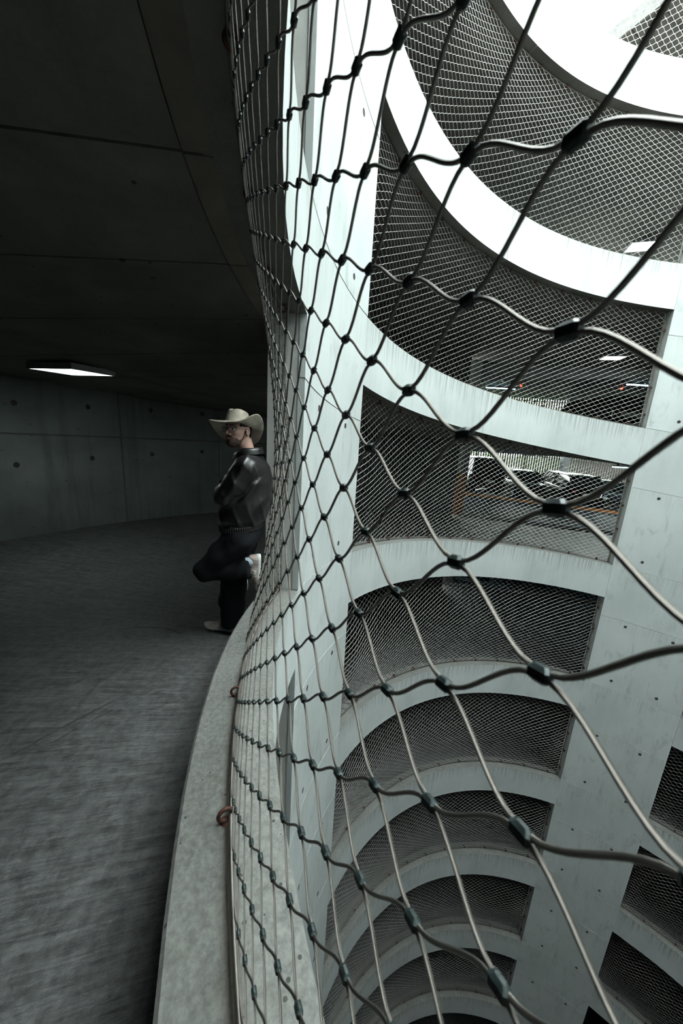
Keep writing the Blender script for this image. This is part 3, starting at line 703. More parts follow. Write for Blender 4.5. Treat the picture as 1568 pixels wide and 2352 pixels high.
# ------------------------------------------------------------------ rope nets
SP, PH = 0.0319 * S, -0.00655 * S
DTH, TH_C = 0.0139, -0.02395
SHEAR = -0.0819 / S
OPH = S - BAND                                            # clear height of an opening
def net_r(n, edge=1.0):
    s = np.clip(n / OPH, 0, 1); return R_NET - 0.047 * S * np.sin(np.pi * s) ** 1.5 * edge
def net_curves(ta, tb, per):
    """centre lines of all ropes in an opening: list of (points, ferrule list)"""
    ropes = []; ferr = []
    m0 = int(math.floor((Z0 - PH) / (SP / 2))); m1 = int((Z0 + OPH - PH) / (SP / 2)) + 1
    j0 = int((tb - TH_C) / -DTH) - 4; j1 = int((ta - TH_C) / -DTH) + 4
    js = np.arange(min(j0, j1), max(j0, j1) + 1)
    u = (np.arange(per) / per)
    for m in range(m0, m1 + 1):
        cz = PH + SP / 4 + m * SP / 2
        if cz - SP / 4 < Z0 + 0.02 or cz + SP / 4 > Z0 + OPH - 0.02: continue
        amp = SP / 4 - 0.0022
        jj = (js[:-1, None] + u[None]).ravel(); fr_ = np.tile(u, len(js) - 1); jb = np.repeat(js[:-1], per)
        w = np.clip((fr_ - 0.10) / 0.80, 0, 1); w = 0.35 * w + 0.65 * w * w * (3 - 2 * w)
        sgn = -np.where((m + jb) % 2 == 0, 1.0, -1.0)
        off = amp * sgn * (1 - 2 * w)
        zr = cz + off
        th = TH_C - DTH * jj + SHEAR * zr
        ok = (th > ta) & (th < tb)
        th, zr = th[ok], zr[ok]
        if len(th) < 3: continue
        ed = np.clip(np.minimum(th - ta, tb - th) / 0.10, 0, 1); ed = np.sin(ed * math.pi / 2)
        rr = net_r(zr - Z0, 1.0) + 0.0 * ed
        rr = R_NET - (R_NET - rr) * ed
        z = zhk(th) + (zr - Z0)
        ropes.append(pol(rr, th, z))
        for j in js:
            if (m + j) % 2 == 0: continue                # rope at its top here: meets the next one
            zf = PH + SP / 4 + m * SP / 2 + SP / 4
            t = TH_C - DTH * j + SHEAR * zf
            if t < ta + 0.004 or t > tb - 0.004 or zf > Z0 + OPH - 0.04: continue
            e = math.sin(min(1, min(t - ta, tb - t) / 0.10) * math.pi / 2)
            r = R_NET - (R_NET - float(net_r(zf - Z0))) * e
            ferr.append((r, t, float(zhk(t)) + zf - Z0))
    return ropes, ferr

# ---- the near net
ta, tb = OPEN[0]
net = empty('rope_net', pol(R_NET, -0.03, float(zh(-0.03))), label='large steel rope net filling the nearest opening, close to the viewer', cat='rope net')
bpy.context.view_layer.update()
off = np.array(net.location)
ropes, ferr = net_curves(ta + 0.003, tb - 0.003, 12)
for P in ropes:
    m = MB(); m.tube(P - off, 0.0017, 7); m.obj('steel_rope', MT['rope'], net, True)
fm = MB(); fm.box((0, 0, 0), (0.0075, 0.0130, 0.0100), bev=0.0024)
fm_me = fm.mesh('ferrule', MT['ferrule'])
camp = np.array(cam.location)
ferr.sort(key=lambda q: np.linalg.norm(pol(*q) - camp) + (1.5 if q[1] > 0.02 else 0))
rest = MB(); slope = math.atan(G / (1.82 * S))
rngf = np.random.default_rng(2)
bv = np.concatenate(fm.v); bf = fm.f
for i, (r, t, z) in enumerate(ferr):
    p = pol(r, t, z) - off
    tw = rngf.normal(0, 0.07)
    # tilt with the net surface (waisted) and the ramp slope
    ds = 0.02; n0 = z - float(zhk(t)); lean = math.atan2(float(net_r(n0 + ds) - net_r(n0 - ds)), 2 * ds)
    rot = Matrix.Rotation(t, 3, 'Z') @ Matrix.Rotation(lean, 3, 'Y') @ Matrix.Rotation(slope + tw, 3, 'X')
    if i < 300:
        o = link('ferrule', fm_me, net); o.matrix_local = Matrix.Translation(Vector(p)) @ rot.to_4x4()
    else:
        rest.add(bv @ np.array(rot).T + p, bf)
rest.obj('far_ferrules', MT['ferrule'], net, kind='stuff')
for nm, dz in (('border_rope', 0.020), ('border_rope', OPH - 0.024)):
    t = np.linspace(ta + 0.003, tb - 0.003, 160); m = MB(); m.tube(pol(R_NET + 0.002, t, zhk(t) + dz) - off, 0.0052, 8)
    m.obj(nm, MT['rope'], net, True)
m = MB(); zz = np.linspace(0.02, OPH - 0.02, 40); m.tube(pol(R_NET, ta + 0.004, float(zhk(ta)) + zz) - off, 0.005, 8); m.obj('border_rope', MT['rope'], net, True)
def eye_bolt_mesh():
    m = MB(); a = np.linspace(0, 2 * math.pi, 20, endpoint=False)
    m.tube(np.stack([0.019 * np.cos(a), 0 * a, 0.026 + 0.019 * np.sin(a)], -1), 0.0055, 8, closed=True)
    m.tube([(0, 0, -0.01), (0, 0, 0.008)], 0.007, 8)
    m.lathe([(0.001, 0.001), (0.016, 0.001), (0.016, 0.004), (0.001, 0.0045)], n=12)
    return m
eb = eye_bolt_mesh(); eb_me = eb.mesh('eye_bolt', MT['rust'], True)
bolt_t = [0.40, 0.29, 0.18, 0.07, -0.0475, -0.155, -0.2644, -0.3709, -0.462, -0.53]
for t in bolt_t:
    b = link('eye_bolt', eb_me, net); b.location = tuple(pol(R_NET + 0.014, t, float(zh(t)) - 0.002) - off); b.rotation_euler.z = t + 0.25
for t in [0.40, 0.29, 0.18, 0.07, -0.02, -0.13, -0.234, -0.333, -0.44, -0.52]:
    b = link('eye_bolt', eb_me, net); b.location = tuple(pol(R_NET - 0.004, t, float(zh(t)) + OPH + 0.002) - off); b.rotation_euler = (math.pi, 0, t + 0.3)

# ---- nets of the other openings: the same mesh on every turn
def far_net(ta, tb, rad):
    ropes, ferr = net_curves(ta + 0.004, tb - 0.004, 4)
    m = MB()
    for P in ropes: m.tube(P, rad, 5, cap=False, uvs=False)
    m.has_uv = False
    me = m.mesh('ropes', MT['farrope'], True)
    f = MB(); c = np.array([(-1, 0, 0), (1, 0, 0), (0, -1, 0), (0, 1, 0), (0, 0, -1), (0, 0, 1)], float) * 0.0066
    q = [(0, 2, 4), (2, 1, 4), (1, 3, 4), (3, 0, 4), (2, 0, 5), (1, 2, 5), (3, 1, 5), (0, 3, 5)]
    P = pol(*np.array(ferr).T); V = (P[:, None] + c[None]).reshape(-1, 3)
    F = (np.array(q)[None] + 6 * np.arange(len(P))[:, None, None]).reshape(-1, 3).tolist()
    f.add(V, F); fe = f.mesh('ferrules', MT['farrope'])
    b = MB(); t = np.linspace(ta + 0.004, tb - 0.004, 120)
    for dz in (0.022, OPH - 0.022): b.tube(pol(R_NET, t, zhk(t) + dz), 0.007, 5)
    for tt in (ta + 0.006, tb - 0.006): b.tube(pol(R_NET, tt, float(zhk(tt)) + np.linspace(0.02, OPH - 0.02, 20)), 0.007, 5)
    be = b.mesh('border_rope', MT['rope'], True)
    e = MB()
    for tt in np.arange(ta + 0.05, tb, 0.112):
        for dz in (0.03, OPH - 0.03): e.box(pol(R_NET + 0.012, tt, float(zhk(tt)) + dz), (0.05, 0.02, 0.06), rz=tt)
    for tt in (ta + 0.003, tb - 0.003):
        for zz in np.arange(0.25, OPH, 0.5): e.box(pol(R_NET, tt, float(zhk(tt)) + zz), (0.05, 0.03, 0.035), rz=tt)
    ee = e.mesh('eye_bolts', MT['rust'])
    return me, fe, be, ee
fa = far_net(*OPEN[1], 0.0023)
for k in range(-5, 4):
    lb = 'fine rope net across the well above the parapet ' + LW[k]
    o = empty('rope_net', (0, 0, k * S), label=lb, cat='rope net', group='rope nets across the well')
    for nm, me in zip(('ropes', 'ferrules', 'border_rope', 'eye_bolts'), fa):
        link(nm, me, o, kind='stuff' if nm != 'border_rope' else None)
fb = far_net(OPEN[2][0] + 0.5, OPEN[2][1], 0.0023)
for k in range(-4, 0):
    o = empty('rope_net', (0, 0, k * S), label='dark rope net right of the right pier, ' + LW[k], cat='rope net', group='rope nets right of the pier')
    for nm, me in zip(('ropes', 'ferrules', 'border_rope', 'eye_bolts'), fb):
        link(nm, me, o, kind='stuff' if nm != 'border_rope' else None)
# small yellow leaf on the ramp
t = -0.30; m = MB(); q = np.linspace(0, 1, 7)
w = 0.011 * np.sin(q * math.pi) ** 0.7
P = np.stack([np.stack([q * 0.045, -w, 0.004 + 0.008 * q * q], -1), np.stack([q * 0.045, 0 * w, 0.001 + 0.008 * q * q], -1), np.stack([q * 0.045, w, 0.005 + 0.008 * q * q], -1)], 1)
m.grid(P); m.tube([(0, 0, 0.001), (-0.018, 0.002, 0.004)], 0.0009, 5)
lf = m.obj('fallen_leaf', MT['leafdry'], label='tiny yellow leaf lying on the ramp floor', cat='leaf')
# ------------------------------------------------------------------ the leaning man
def snet(f, lo, hi, h):
    """surface nets: mesh of f = 0"""
    lo = np.array(lo, float); n = np.ceil((np.array(hi) - lo) / h).astype(int) + 1
    ax = [lo[i] + h * np.arange(n[i]) for i in range(3)]
    X, Y, Z = np.meshgrid(*ax, indexing='ij'); V = f(X, Y, Z)
    ins = V < 0
    c = np.zeros(tuple(n - 1), int)
    corners = [(i, j, k) for i in (0, 1) for j in (0, 1) for k in (0, 1)]
    sl = lambda q: tuple(slice(q[a], n[a] - 1 + q[a]) for a in range(3))
    for q in corners: c += ins[sl(q)]
    act = (c > 0) & (c < 8); idx = -np.ones(act.shape, int); A = np.argwhere(act); idx[act] = np.arange(len(A))
    acc = np.zeros((len(A), 3)); cnt = np.zeros(len(A))
    for a in range(3):
        o1, o2 = [b for b in range(3) if b != a]
        for s1 in (0, 1):
            for s2 in (0, 1):
                q0 = [0, 0, 0]; q0[o1] = s1; q0[o2] = s2; q1 = list(q0); q1[a] = 1
                v0 = V[tuple((A + q0).T)]; v1 = V[tuple((A + q1).T)]
                m = (v0 < 0) != (v1 < 0); t = np.where(m, v0 / np.where(m, v0 - v1, 1), 0)
                P = np.array(q0, float)[None].repeat(len(A), 0); P[:, a] += t
                acc[m] += P[m]; cnt[m] += 1
    vert = lo + h * (A + acc / np.maximum(cnt, 1)[:, None])
    faces = []
    for a in range(3):
        b, d = (a + 1) % 3, (a + 2) % 3
        s0 = [slice(None)] * 3; s1 = [slice(None)] * 3; s0[a] = slice(0, n[a] - 1); s1[a] = slice(1, n[a])
        i0, i1 = ins[tuple(s0)], ins[tuple(s1)]
        E = np.argwhere(i0 != i1)
        E = E[(E[:, b] > 0) & (E[:, d] > 0) & (E[:, b] < n[b] - 1) & (E[:, d] < n[d] - 1)]
        if not len(E): continue
        eb = np.zeros(3, int); eb[b] = 1; ed_ = np.zeros(3, int); ed_[d] = 1
        q = np.stack([idx[tuple((E - eb - ed_).T)], idx[tuple((E - ed_).T)], idx[tuple(E.T)], idx[tuple((E - eb).T)]], 1)
        flip = ~i0[tuple(E.T)]
        q[flip] = q[flip][:, ::-1]; faces.append(q)
    return vert, np.concatenate(faces).tolist()
def smin(a, b, k):
    h = np.clip(0.5 + 0.5 * (b - a) / k, 0, 1); return b + (a - b) * h - k * h * (1 - h)
def smax(a, b, k): return -smin(-a, -b, k)
def cap(X, Y, Z, a, b, ra, rb):
    a = np.array(a, float); d = np.array(b, float) - a; L = d @ d
    t = np.clip(((X - a[0]) * d[0] + (Y - a[1]) * d[1] + (Z - a[2]) * d[2]) / L, 0, 1)
    return np.sqrt((X - a[0] - t * d[0]) ** 2 + (Y - a[1] - t * d[1]) ** 2 + (Z - a[2] - t * d[2]) ** 2) - (ra + (rb - ra) * t)
def ell(X, Y, Z, c, r):
    q = np.sqrt(((X - c[0]) / r[0]) ** 2 + ((Y - c[1]) / r[1]) ** 2 + ((Z - c[2]) / r[2]) ** 2); return (q - 1) * min(r)
def chain(X, Y, Z, pts, k=0.03):
    d = None
    for (a, ra), (b, rb) in zip(pts[:-1], pts[1:]):
        e = cap(X, Y, Z, a, b, ra, rb); d = e if d is None else smin(d, e, k)
    return d
def sdf_mesh(f, lo, hi, h, name, mat):
    v, q = snet(f, lo, hi, h); m = MB(); m.add(v, q); return m.mesh(name, mat, True)

TM = -0.537
man_o = pol(R_K, TM, float(zh(TM)) - KERB)
man_o = man_o + 0.012 * np.array([math.cos(TM), math.sin(TM), 0])
YH = math.radians(66); HC = np.array([0.175, 0.03, 1.712])
Hf = np.array([math.cos(YH), math.sin(YH), 0.03]); Hf /= np.linalg.norm(Hf)
Hl = np.array([-math.sin(YH), math.cos(YH), 0.0]); Hu = np.cross(Hf, Hl)
HM = np.stack([Hf, Hl, Hu], 1)                                  # head frame -> man frame
def head_sdf(x, y, z):
    y_ = np.abs(y)
    d = ell(x, y, z, (-0.005, 0, 0.035), (0.098, 0.077, 0.098))
    d = smin(d, ell(x, y, z, (0.030, 0, -0.045), (0.062, 0.060, 0.068)), 0.035)
    d = smin(d, ell(x, y, z, (0.067, 0, -0.090), (0.026, 0.030, 0.022)), 0.03)
    d = smin(d, ell(x, y_, z, (0.055, 0.042, -0.018), (0.030, 0.024, 0.022)), 0.02)
    d = smin(d, cap(x, y_, z, (0.084, 0.012, 0.030), (0.070, 0.050, 0.028), 0.011, 0.008), 0.015)
    d = smax(d, -ell(x, y_, z, (0.098, 0.032, 0.008), (0.020, 0.020, 0.014)), 0.012)
    d = smin(d, cap(x, y, z, (0.092, 0, 0.020), (0.117, 0, -0.020), 0.008, 0.012), 0.010)
    d = smin(d, ell(x, y_, z, (0.098, 0.012, -0.027), (0.010, 0.007, 0.006)), 0.006)
    d = smin(d, ell(x, y, z, (0.082, 0, -0.058), (0.020, 0.026, 0.018)), 0.015)
    ear = ell(x, y_, z, (-0.012, 0.080, -0.002), (0.020, 0.009, 0.032)); ear = smax(ear, -ell(x, y_, z, (-0.008, 0.090, 0.0), (0.010, 0.007, 0.019)), 0.004)
    d = smin(d, ear, 0.008)
    return d
def to_head(X, Y, Z):
    P = np.stack([X - HC[0], Y - HC[1], Z - HC[2]], -1) @ HM
    return P[..., 0], P[..., 1], P[..., 2]
def neck_sdf(X, Y, Z): return cap(X, Y, Z, (0.145, 0.005, 1.66), (0.105, 0.0, 1.50), 0.052, 0.060)
RHAND = dict(wrist=(0.262, 0.085, 1.332), palm=(0.232, 0.135, 1.350))
def hand_sdf(X, Y, Z, wrist, palm, dirs, thumb, r=0.0088):
    d = cap(X, Y, Z, wrist, palm, 0.026, 0.030)
    for (a, b, c, e) in dirs:
        d = smin(d, chain(X, Y, Z, [(a, r * 1.1), (b, r), (c, r * 0.93), (e, r * 0.8)], 0.004), 0.006)
    return smin(d, chain(X, Y, Z, [(thumb[0], 0.012), (thumb[1], 0.0105), (thumb[2], 0.009)], 0.005), 0.010)
# right hand lies on the left upper arm
fing = []
for i, (dx, dz, L) in enumerate(((0.000, 0.030, 1.0), (-0.008, 0.012, 1.08), (-0.014, -0.006, 1.0), (-0.018, -0.024, 0.8))):
    b = np.array([0.229, 0.140, 1.354]) + [dx, 0.01, dz]
    fing.append((b, b + np.array([-0.012, 0.034, 0.006]) * L, b + np.array([-0.032, 0.058, 0.008]) * L, b + np.array([-0.055, 0.072, 0.006]) * L))
thumb_r = (np.array([0.244, 0.115, 1.370]), np.array([0.217, 0.140, 1.396]), np.array([0.187, 0.165, 1.408]))
fingl = []
for i, (dx, dz, L) in enumerate(((0.0, 0.026, 1.0), (0.002, 0.009, 1.08), (0.002, -0.008, 1.0), (0.0, -0.025, 0.8))):
    b = np.array([0.245, -0.075, 1.27]) + [dx, -0.01, dz]
    fingl.append((b, b + np.array([-0.006, -0.036, 0.0]) * L, b + np.array([-0.022, -0.062, 0.0]) * L, b + np.array([-0.042, -0.078, 0.0]) * L))
thumb_l = (np.array([0.245, -0.045, 1.29]), np.array([0.225, -0.075, 1.315]), np.array([0.205, -0.095, 1.325]))
L_SH, L_EL, L_WR = (0.060, 0.195, 1.465), (0.215, 0.205, 1.255), (0.265, -0.035, 1.275)
R_SH, R_EL, R_WR = (0.085, -0.190, 1.465), (0.265, -0.200, 1.255), (0.262, 0.085, 1.330)
L_HIP, L_KN, L_AN = (0.135, 0.095, 0.90), (0.425, 0.110, 0.625), (0.075, 0.030, 0.655)
R_HIP, R_KN, R_AN = (0.165, -0.085, 0.90), (0.265, -0.085, 0.50), (0.290, -0.080, 0.09)
def body_sdf(X, Y, Z):
    d = chain(X, Y, Z, [((0.16, 0, 0.90), 0.10), ((0.13, 0, 1.15), 0.10), ((0.09, 0, 1.40), 0.105), ((0.10, 0, 1.50), 0.06)], 0.08)
    for c in (((L_SH), (L_EL), (L_WR)), ((R_SH), (R_EL), (R_WR))):
        d = smin(d, chain(X, Y, Z, [(c[0], 0.052), (c[1], 0.042), (c[2], 0.030)], 0.02), 0.04)
    for c in ((L_HIP, L_KN, L_AN), (R_HIP, R_KN, R_AN)):
        d = smin(d, chain(X, Y, Z, [(c[0], 0.075), (c[1], 0.055), (c[2], 0.036)], 0.02), 0.05)
    return d
person = MB()
v, q = snet(lambda X, Y, Z: smin(smin(head_sdf(*to_head(X, Y, Z)), neck_sdf(X, Y, Z), 0.02), ell(X, Y, Z, (0.10, 0, 1.43), (0.07, 0.11, 0.06)), 0.03), (0.02, -0.13, 1.38), (0.32, 0.16, 1.84), 0.0026)
person.add(v, q)
v, q = snet(body_sdf, (-0.05, -0.30, 0.03), (0.56, 0.32, 1.53), 0.016); person.add(v, q)
v, q = snet(lambda X, Y, Z: hand_sdf(X, Y, Z, RHAND['wrist'], RHAND['palm'], fing, thumb_r), (0.16, 0.03, 1.29), (0.34, 0.24, 1.46), 0.0028); person.add(v, q)
v, q = snet(lambda X, Y, Z: hand_sdf(X, Y, Z, L_WR, (0.25, -0.07, 1.27), fingl, thumb_l), (0.17, -0.19, 1.21), (0.31, 0.02, 1.36), 0.004); person.add(v, q)
man = person.obj('person', MT['skin'], smooth=True, label='man in cream cowboy hat and black leather jacket leaning on the pier, arms crossed', cat='person')
man.location = tuple(man_o); man.rotation_euler.z = TM
def hd(p): return HC + HM @ np.array(p, float)                    # head point in the man frame

# ---- face details
for s in (1, -1):
    m = MB(); a = np.linspace(0, math.pi, 9)
    m.lathe([(max(0.0002, 0.0122 * math.sin(t)), -0.0122 * math.cos(t)) for t in a], axis='X', n=16)
    m.v = [np.concatenate(m.v) @ HM.T + hd((0.0775, s * 0.031, 0.009))]
    e = m.obj('eye', MT['eyewhite'], man, True)
    m = MB(); m.lathe([(0.0062, 0.0106), (0.0058, 0.0117), (0.0001, 0.0126)], axis='X', n=14); m.v = [np.concatenate(m.v) @ HM.T + hd((0.0775, s * 0.031, 0.009))]
    m.obj('iris', MT['iris'], e, True)
    m = MB(); t = np.linspace(0, 1, 9)
    m.tube([hd((0.0955 - 0.018 * q ** 2, s * (0.013 + 0.036 * q), 0.0335 + 0.006 * math.sin(q * 3.0) - 0.004 * q)) for q in t], 0.0044 * (1 - 0.6 * t ** 2), 6)
    m.obj('eyebrow', MT['hair'], man, True)
m = MB()
for zz, rr in ((-0.0545, 0.0042), (-0.0625, 0.0052)):
    t = np.linspace(-1, 1, 11); m.tube([hd((0.1005 - 0.010 * q * q, 0.021 * q, zz + 0.0018 * q * q * (1 if zz > -0.06 else -1) * -1)) for q in t], rr * np.sqrt(1 - 0.9 * t ** 2), 8)
m.obj('lips', MT['lip'], man, True)
def beard_sdf(X, Y, Z):
    x, y, z = to_head(X, Y, Z); y_ = np.abs(y)
    d = head_sdf(x, y, z) - 0.0012 - 0.0050 * np.clip((-z - 0.035) / 0.05, 0, 1) * np.clip((x - 0.02) / 0.05, 0, 1)
    # lower face only: below a line from the ear to the moustache, leaving lips and cheeks free
    line = z - np.interp(x, [0.0, 0.012, 0.018, 0.030, 0.050, 0.070, 0.09], [0.006, 0.002, -0.034, -0.058, -0.066, -0.054, -0.046])
    front = np.clip((x - 0.055) / 0.03, 0, 1)
    line = line - front * 0.009 * np.clip((0.032 - y_) / 0.010, 0, 1)
    d = np.maximum(d, line); d = np.maximum(d, 0.006 - x)
    d = np.maximum(d, -(z + 0.128))
    return np.maximum(d, -(np.sqrt(((y) / 0.022) ** 2 + ((z + 0.0585) / 0.0095) ** 2 + ((x - 0.11) / 0.04) ** 2) - 1) * 0.008)
link('beard', sdf_mesh(beard_sdf, (0.06, -0.12, 1.56), (0.30, 0.15, 1.72), 0.0026, 'beard', MT['beard']), man)
def hair_sdf(X, Y, Z):
    x, y, z = to_head(X, Y, Z); d = head_sdf(x, y, z) - 0.008
    d = np.maximum(d, x - np.where(z > 0.03, 0.052, -0.004) ); d = np.maximum(d, np.where(x > -0.035, -(z + 0.010) , -(z + 0.075)))
    return np.maximum(d, -(np.sqrt(((x + 0.012) / 0.026) ** 2 + ((z + 0.002) / 0.040) ** 2) - 1) * 0.02)
link('hair', sdf_mesh(hair_sdf, (0.04, -0.13, 1.60), (0.28, 0.15, 1.84), 0.003, 'hair', MT['hair']), man)
# ---- spectacles: a thing he wears, moves with him
gl = empty('glasses'); gl.parent = man
for s in (1, -1):
    a = np.linspace(0, 2 * math.pi, 28, endpoint=False)
    ex = 0.0235 * np.sign(np.cos(a)) * np.abs(np.cos(a)) ** 0.75; ez = 0.0195 * np.sign(np.sin(a)) * np.abs(np.sin(a)) ** 0.75
    ex = ex * (1 + 0.12 * (ez / 0.0195))
    P = np.array([hd((0.112 - 0.22 * abs(s * 0.034 + q) ** 1 * 0.6, s * 0.034 + q, 0.004 + w)) for q, w in zip(ex, ez)])
    m = MB(); m.tube(P, 0.0011, 6, closed=True); fr_o = m.obj('rim', MT['wire'], gl, True)
    m = MB(); c = P.mean(0); m.add(np.concatenate([P, [c]]), [(i, (i + 1) % 28, 28) for i in range(28)]); m.obj('lens', MT['lens'], gl)
    m = MB(); m.tube([hd((0.104, s * 0.058, 0.014)), hd((0.06, s * 0.078, 0.014)), hd((0.0, s * 0.086, 0.016)), hd((-0.022, s * 0.086, 0.0))], 0.0012, 6); m.obj('temple', MT['wire'], gl, True)
m = MB(); m.tube([hd((0.110, -0.011, 0.012)), hd((0.116, 0, 0.016)), hd((0.110, 0.011, 0.012))], 0.0012, 6)
m.tube([hd((0.109, -0.014, 0.0205)), hd((0.115, 0, 0.022)), hd((0.109, 0.014, 0.0205))], 0.001, 6); m.obj('bridge', MT['wire'], gl, True)

# ---- cowboy hat
hat = empty('cowboy_hat'); hat.parent = man; tag(hat, label='cream felt cowboy hat with curled brim')
ph = np.linspace(0, 2 * math.pi, 96, endpoint=False)
kp = np.radians([0, 45, 90, 132, 180, 222, 270, 312, 360]); ke = np.array([0.046, 0.058, 0.140, 0.052, -0.098, -0.125, -0.060, 0.072, 0.046]); ko = np.array([0.205, 0.195, 0.180, 0.178, 0.195, 0.190, 0.180, 0.205, 0.205])
def per(x, y):
    xx = np.concatenate([x[:-1] - 2 * math.pi, x[:-1], x[:-1] + 2 * math.pi]); yy = np.tile(y[:-1], 3)
    o = np.interp(ph, xx, yy); w = np.exp(-0.5 * (np.arange(-12, 13) / 3.2) ** 2); w /= w.sum()
    return sum(wi * np.roll(o, i) for wi, i in zip(w, range(-12, 13)))
eu, er_ = per(kp, ke), per(kp, ko)
bf_, bl_ = 0.106, 0.086; base_r = 1 / np.sqrt((np.cos(ph) / bf_) ** 2 + (np.sin(ph) / bl_) ** 2)
base_u = 0.040 + 0.022 * np.cos(ph)
rho = np.linspace(0, 1, 12)
def brim_pts(th_):
    R_ = base_r[:, None] + (er_ - base_r)[:, None] * rho[None]
    U_ = base_u[:, None] + (eu - base_u)[:, None] * rho[None] ** 1.7 + th_
    return np.stack([R_ * np.cos(ph)[:, None] + 0.004, R_ * np.sin(ph)[:, None], U_], -1)
Pt, Pb = brim_pts(0.0025), brim_pts(-0.0025)
m = MB(); m.grid(Pt @ HM.T + HC, closed_u=True); m.grid(Pb @ HM.T + HC, closed_u=True, flip=True)
m.grid(np.stack([Pt[:, -1], Pb[:, -1]], 1) @ HM.T + HC, closed_u=True)
m.obj('brim', MT['felt'], hat, True)
lv = np.linspace(0, 1, 14); C = []
for s_ in lv:
    if s_ < 0.72:
        f_ = 1 - 0.27 * (s_ / 0.72) ** 0.8; h_ = 0.098 * (s_ / 0.72)
    else:
        w = (s_ - 0.72) / 0.28; f_ = 0.73 * (1 - w) ** 0.75 * 1.0; h_ = 0.098 + 0.014 * math.sin(w * math.pi * 0.55)
    x = base_r * np.cos(ph) * f_ * 0.99 + 0.004; y = base_r * np.sin(ph) * f_ * 0.99
    z = base_u + h_ * (1 - 0.10 * np.cos(ph))
    if s_ > 0.55:
        g = (s_ - 0.55) / 0.45; z = z - 0.030 * g * np.exp(-(y / 0.022) ** 2) ; y = y * (1 - 0.22 * g * np.clip(np.cos(ph), 0, 1))
    C.append(np.stack([x, y, z], -1))
m = MB(); m.grid(np.array(C) @ HM.T + HC, closed_v=True); m.obj('crown', MT['felt'], hat, True)
m = MB(); a_ = C[1] * [1.012, 1.012, 1]; b_ = C[2] * [1.012, 1.012, 1]; m.grid(np.stack([a_, b_], 0) @ HM.T + HC, closed_v=True); m.obj('hat_band', MT['felt'], hat, True)

# ---- leather jacket
def folds(X, Y, Z, dirs):
    d = 0
    for (kx, ky, kz, p, a) in dirs: d = d + a * np.sin(kx * X + ky * Y + kz * Z + p + 1.2 * np.sin(9 * X + 7 * Z + p) )
    return d
def torso(X, Y, Z):
    zz = np.array([0.90, 1.005, 1.06, 1.20, 1.35, 1.45, 1.53, 1.58]); cx = np.interp(Z, zz, [0.172, 0.168, 0.150, 0.118, 0.098, 0.090, 0.098, 0.105])
    a = np.interp(Z, zz, [0.135, 0.138, 0.172, 0.178, 0.158, 0.128, 0.085, 0.06]); b = np.interp(Z, zz, [0.165, 0.168, 0.208, 0.218, 0.215, 0.185, 0.11, 0.07])
    q = (np.abs((X - cx) / a) ** 2.4 + np.abs(Y / b) ** 2.4) ** (1 / 2.4); d = (q - 1) * np.minimum(a, b)
    return np.maximum(d, np.maximum(0.992 - Z, Z - 1.575))
def jacket_sdf(X, Y, Z):
    rg = lambda p_, e=1.6: np.maximum(0, 1.01 - np.sqrt(np.sin(p_) ** 2 + 0.02)) ** e
    low = np.clip((1.33 - Z) / 0.30, 0, 1); arm = np.clip(1 - np.abs(Z - 1.27) / 0.17, 0, 1)
    t = torso(X, Y, Z) - 0.015 * low * rg(26 * X + 14 * Y + 1.6 * np.sin(8 * Z + 1) + 0.4) - 0.013 * arm * rg(17 * Z + 15 * X - 4 * Y + 0.8 * np.sin(20 * X)) + folds(X, Y, Z, [(22, 5, 9, 0.3, 0.004), (-14, 30, 26, 1.0, 0.003)])
    sh = cap(X, Y, Z, L_SH, R_SH, 0.066, 0.066); t = smin(t, sh, 0.05)
    la = chain(X, Y, Z, [(L_SH, 0.084), ((0.135, 0.205, 1.345), 0.080), (L_EL, 0.074), ((0.262, 0.09, 1.265), 0.060), (L_WR, 0.046)], 0.02)
    ax_ = 0.58 * X - 0.81 * Z; cr = 0.81 * X + 0.58 * Z
    la = la - 0.010 * rg(17 * cr + 6 * ax_ + 0.6 * np.sin(30 * ax_) + 0.5) - 0.007 * rg(24 * ax_ + 6 * cr + 1.0, 2.0)
    la = la + folds(X, Y, Z, [(70, 20, 30, 1.4, 0.0025)])
    ra = chain(X, Y, Z, [(R_SH, 0.078), (R_EL, 0.066), ((0.285, -0.06, 1.295), 0.058), (R_WR, 0.044)], 0.02)
    ra = ra + folds(X, Y, Z, [(40, 30, 42, 0.5, 0.004)])
    d = smin(t, la, 0.018); return smin(d, ra, 0.018)
jk = link('jacket', sdf_mesh(jacket_sdf, (-0.12, -0.34, 0.93), (0.42, 0.34, 1.62), 0.0062, 'jacket', MT['leather']), man)
tag(jk, label='black leather jacket')
# ribbed waistband
ph2 = np.linspace(0, 2 * math.pi, 240, endpoint=False); rows = []
for z, o in ((0.958, -0.010), (0.962, 0.002), (0.978, 0.005), (0.984, -0.001), (0.990, 0.005), (1.008, 0.005), (1.022, -0.012)):
    cx = 0.17; a = 0.157 + o + 0.0030 * np.sin(ph2 * 60); b = 0.186 + o + 0.0030 * np.sin(ph2 * 60)
    rows.append(np.stack([cx + a * np.cos(ph2), b * np.sin(ph2), np.full(240, z) + 0.008 * np.cos(ph2) * -1], -1))
m = MB(); m.grid(np.array(rows), closed_v=True); m.obj('waistband', MT['leather'], jk, True)
m = MB(); m.box((0.328, 0.035, 0.962), (0.012, 0.014, 0.035), bev=0.003); m.tube([(0.324, 0.03, 0.96), (0.328, 0.02, 1.05), (0.318, 0.01, 1.14)], 0.003, 6); m.obj('zip', MT['zip'], jk)
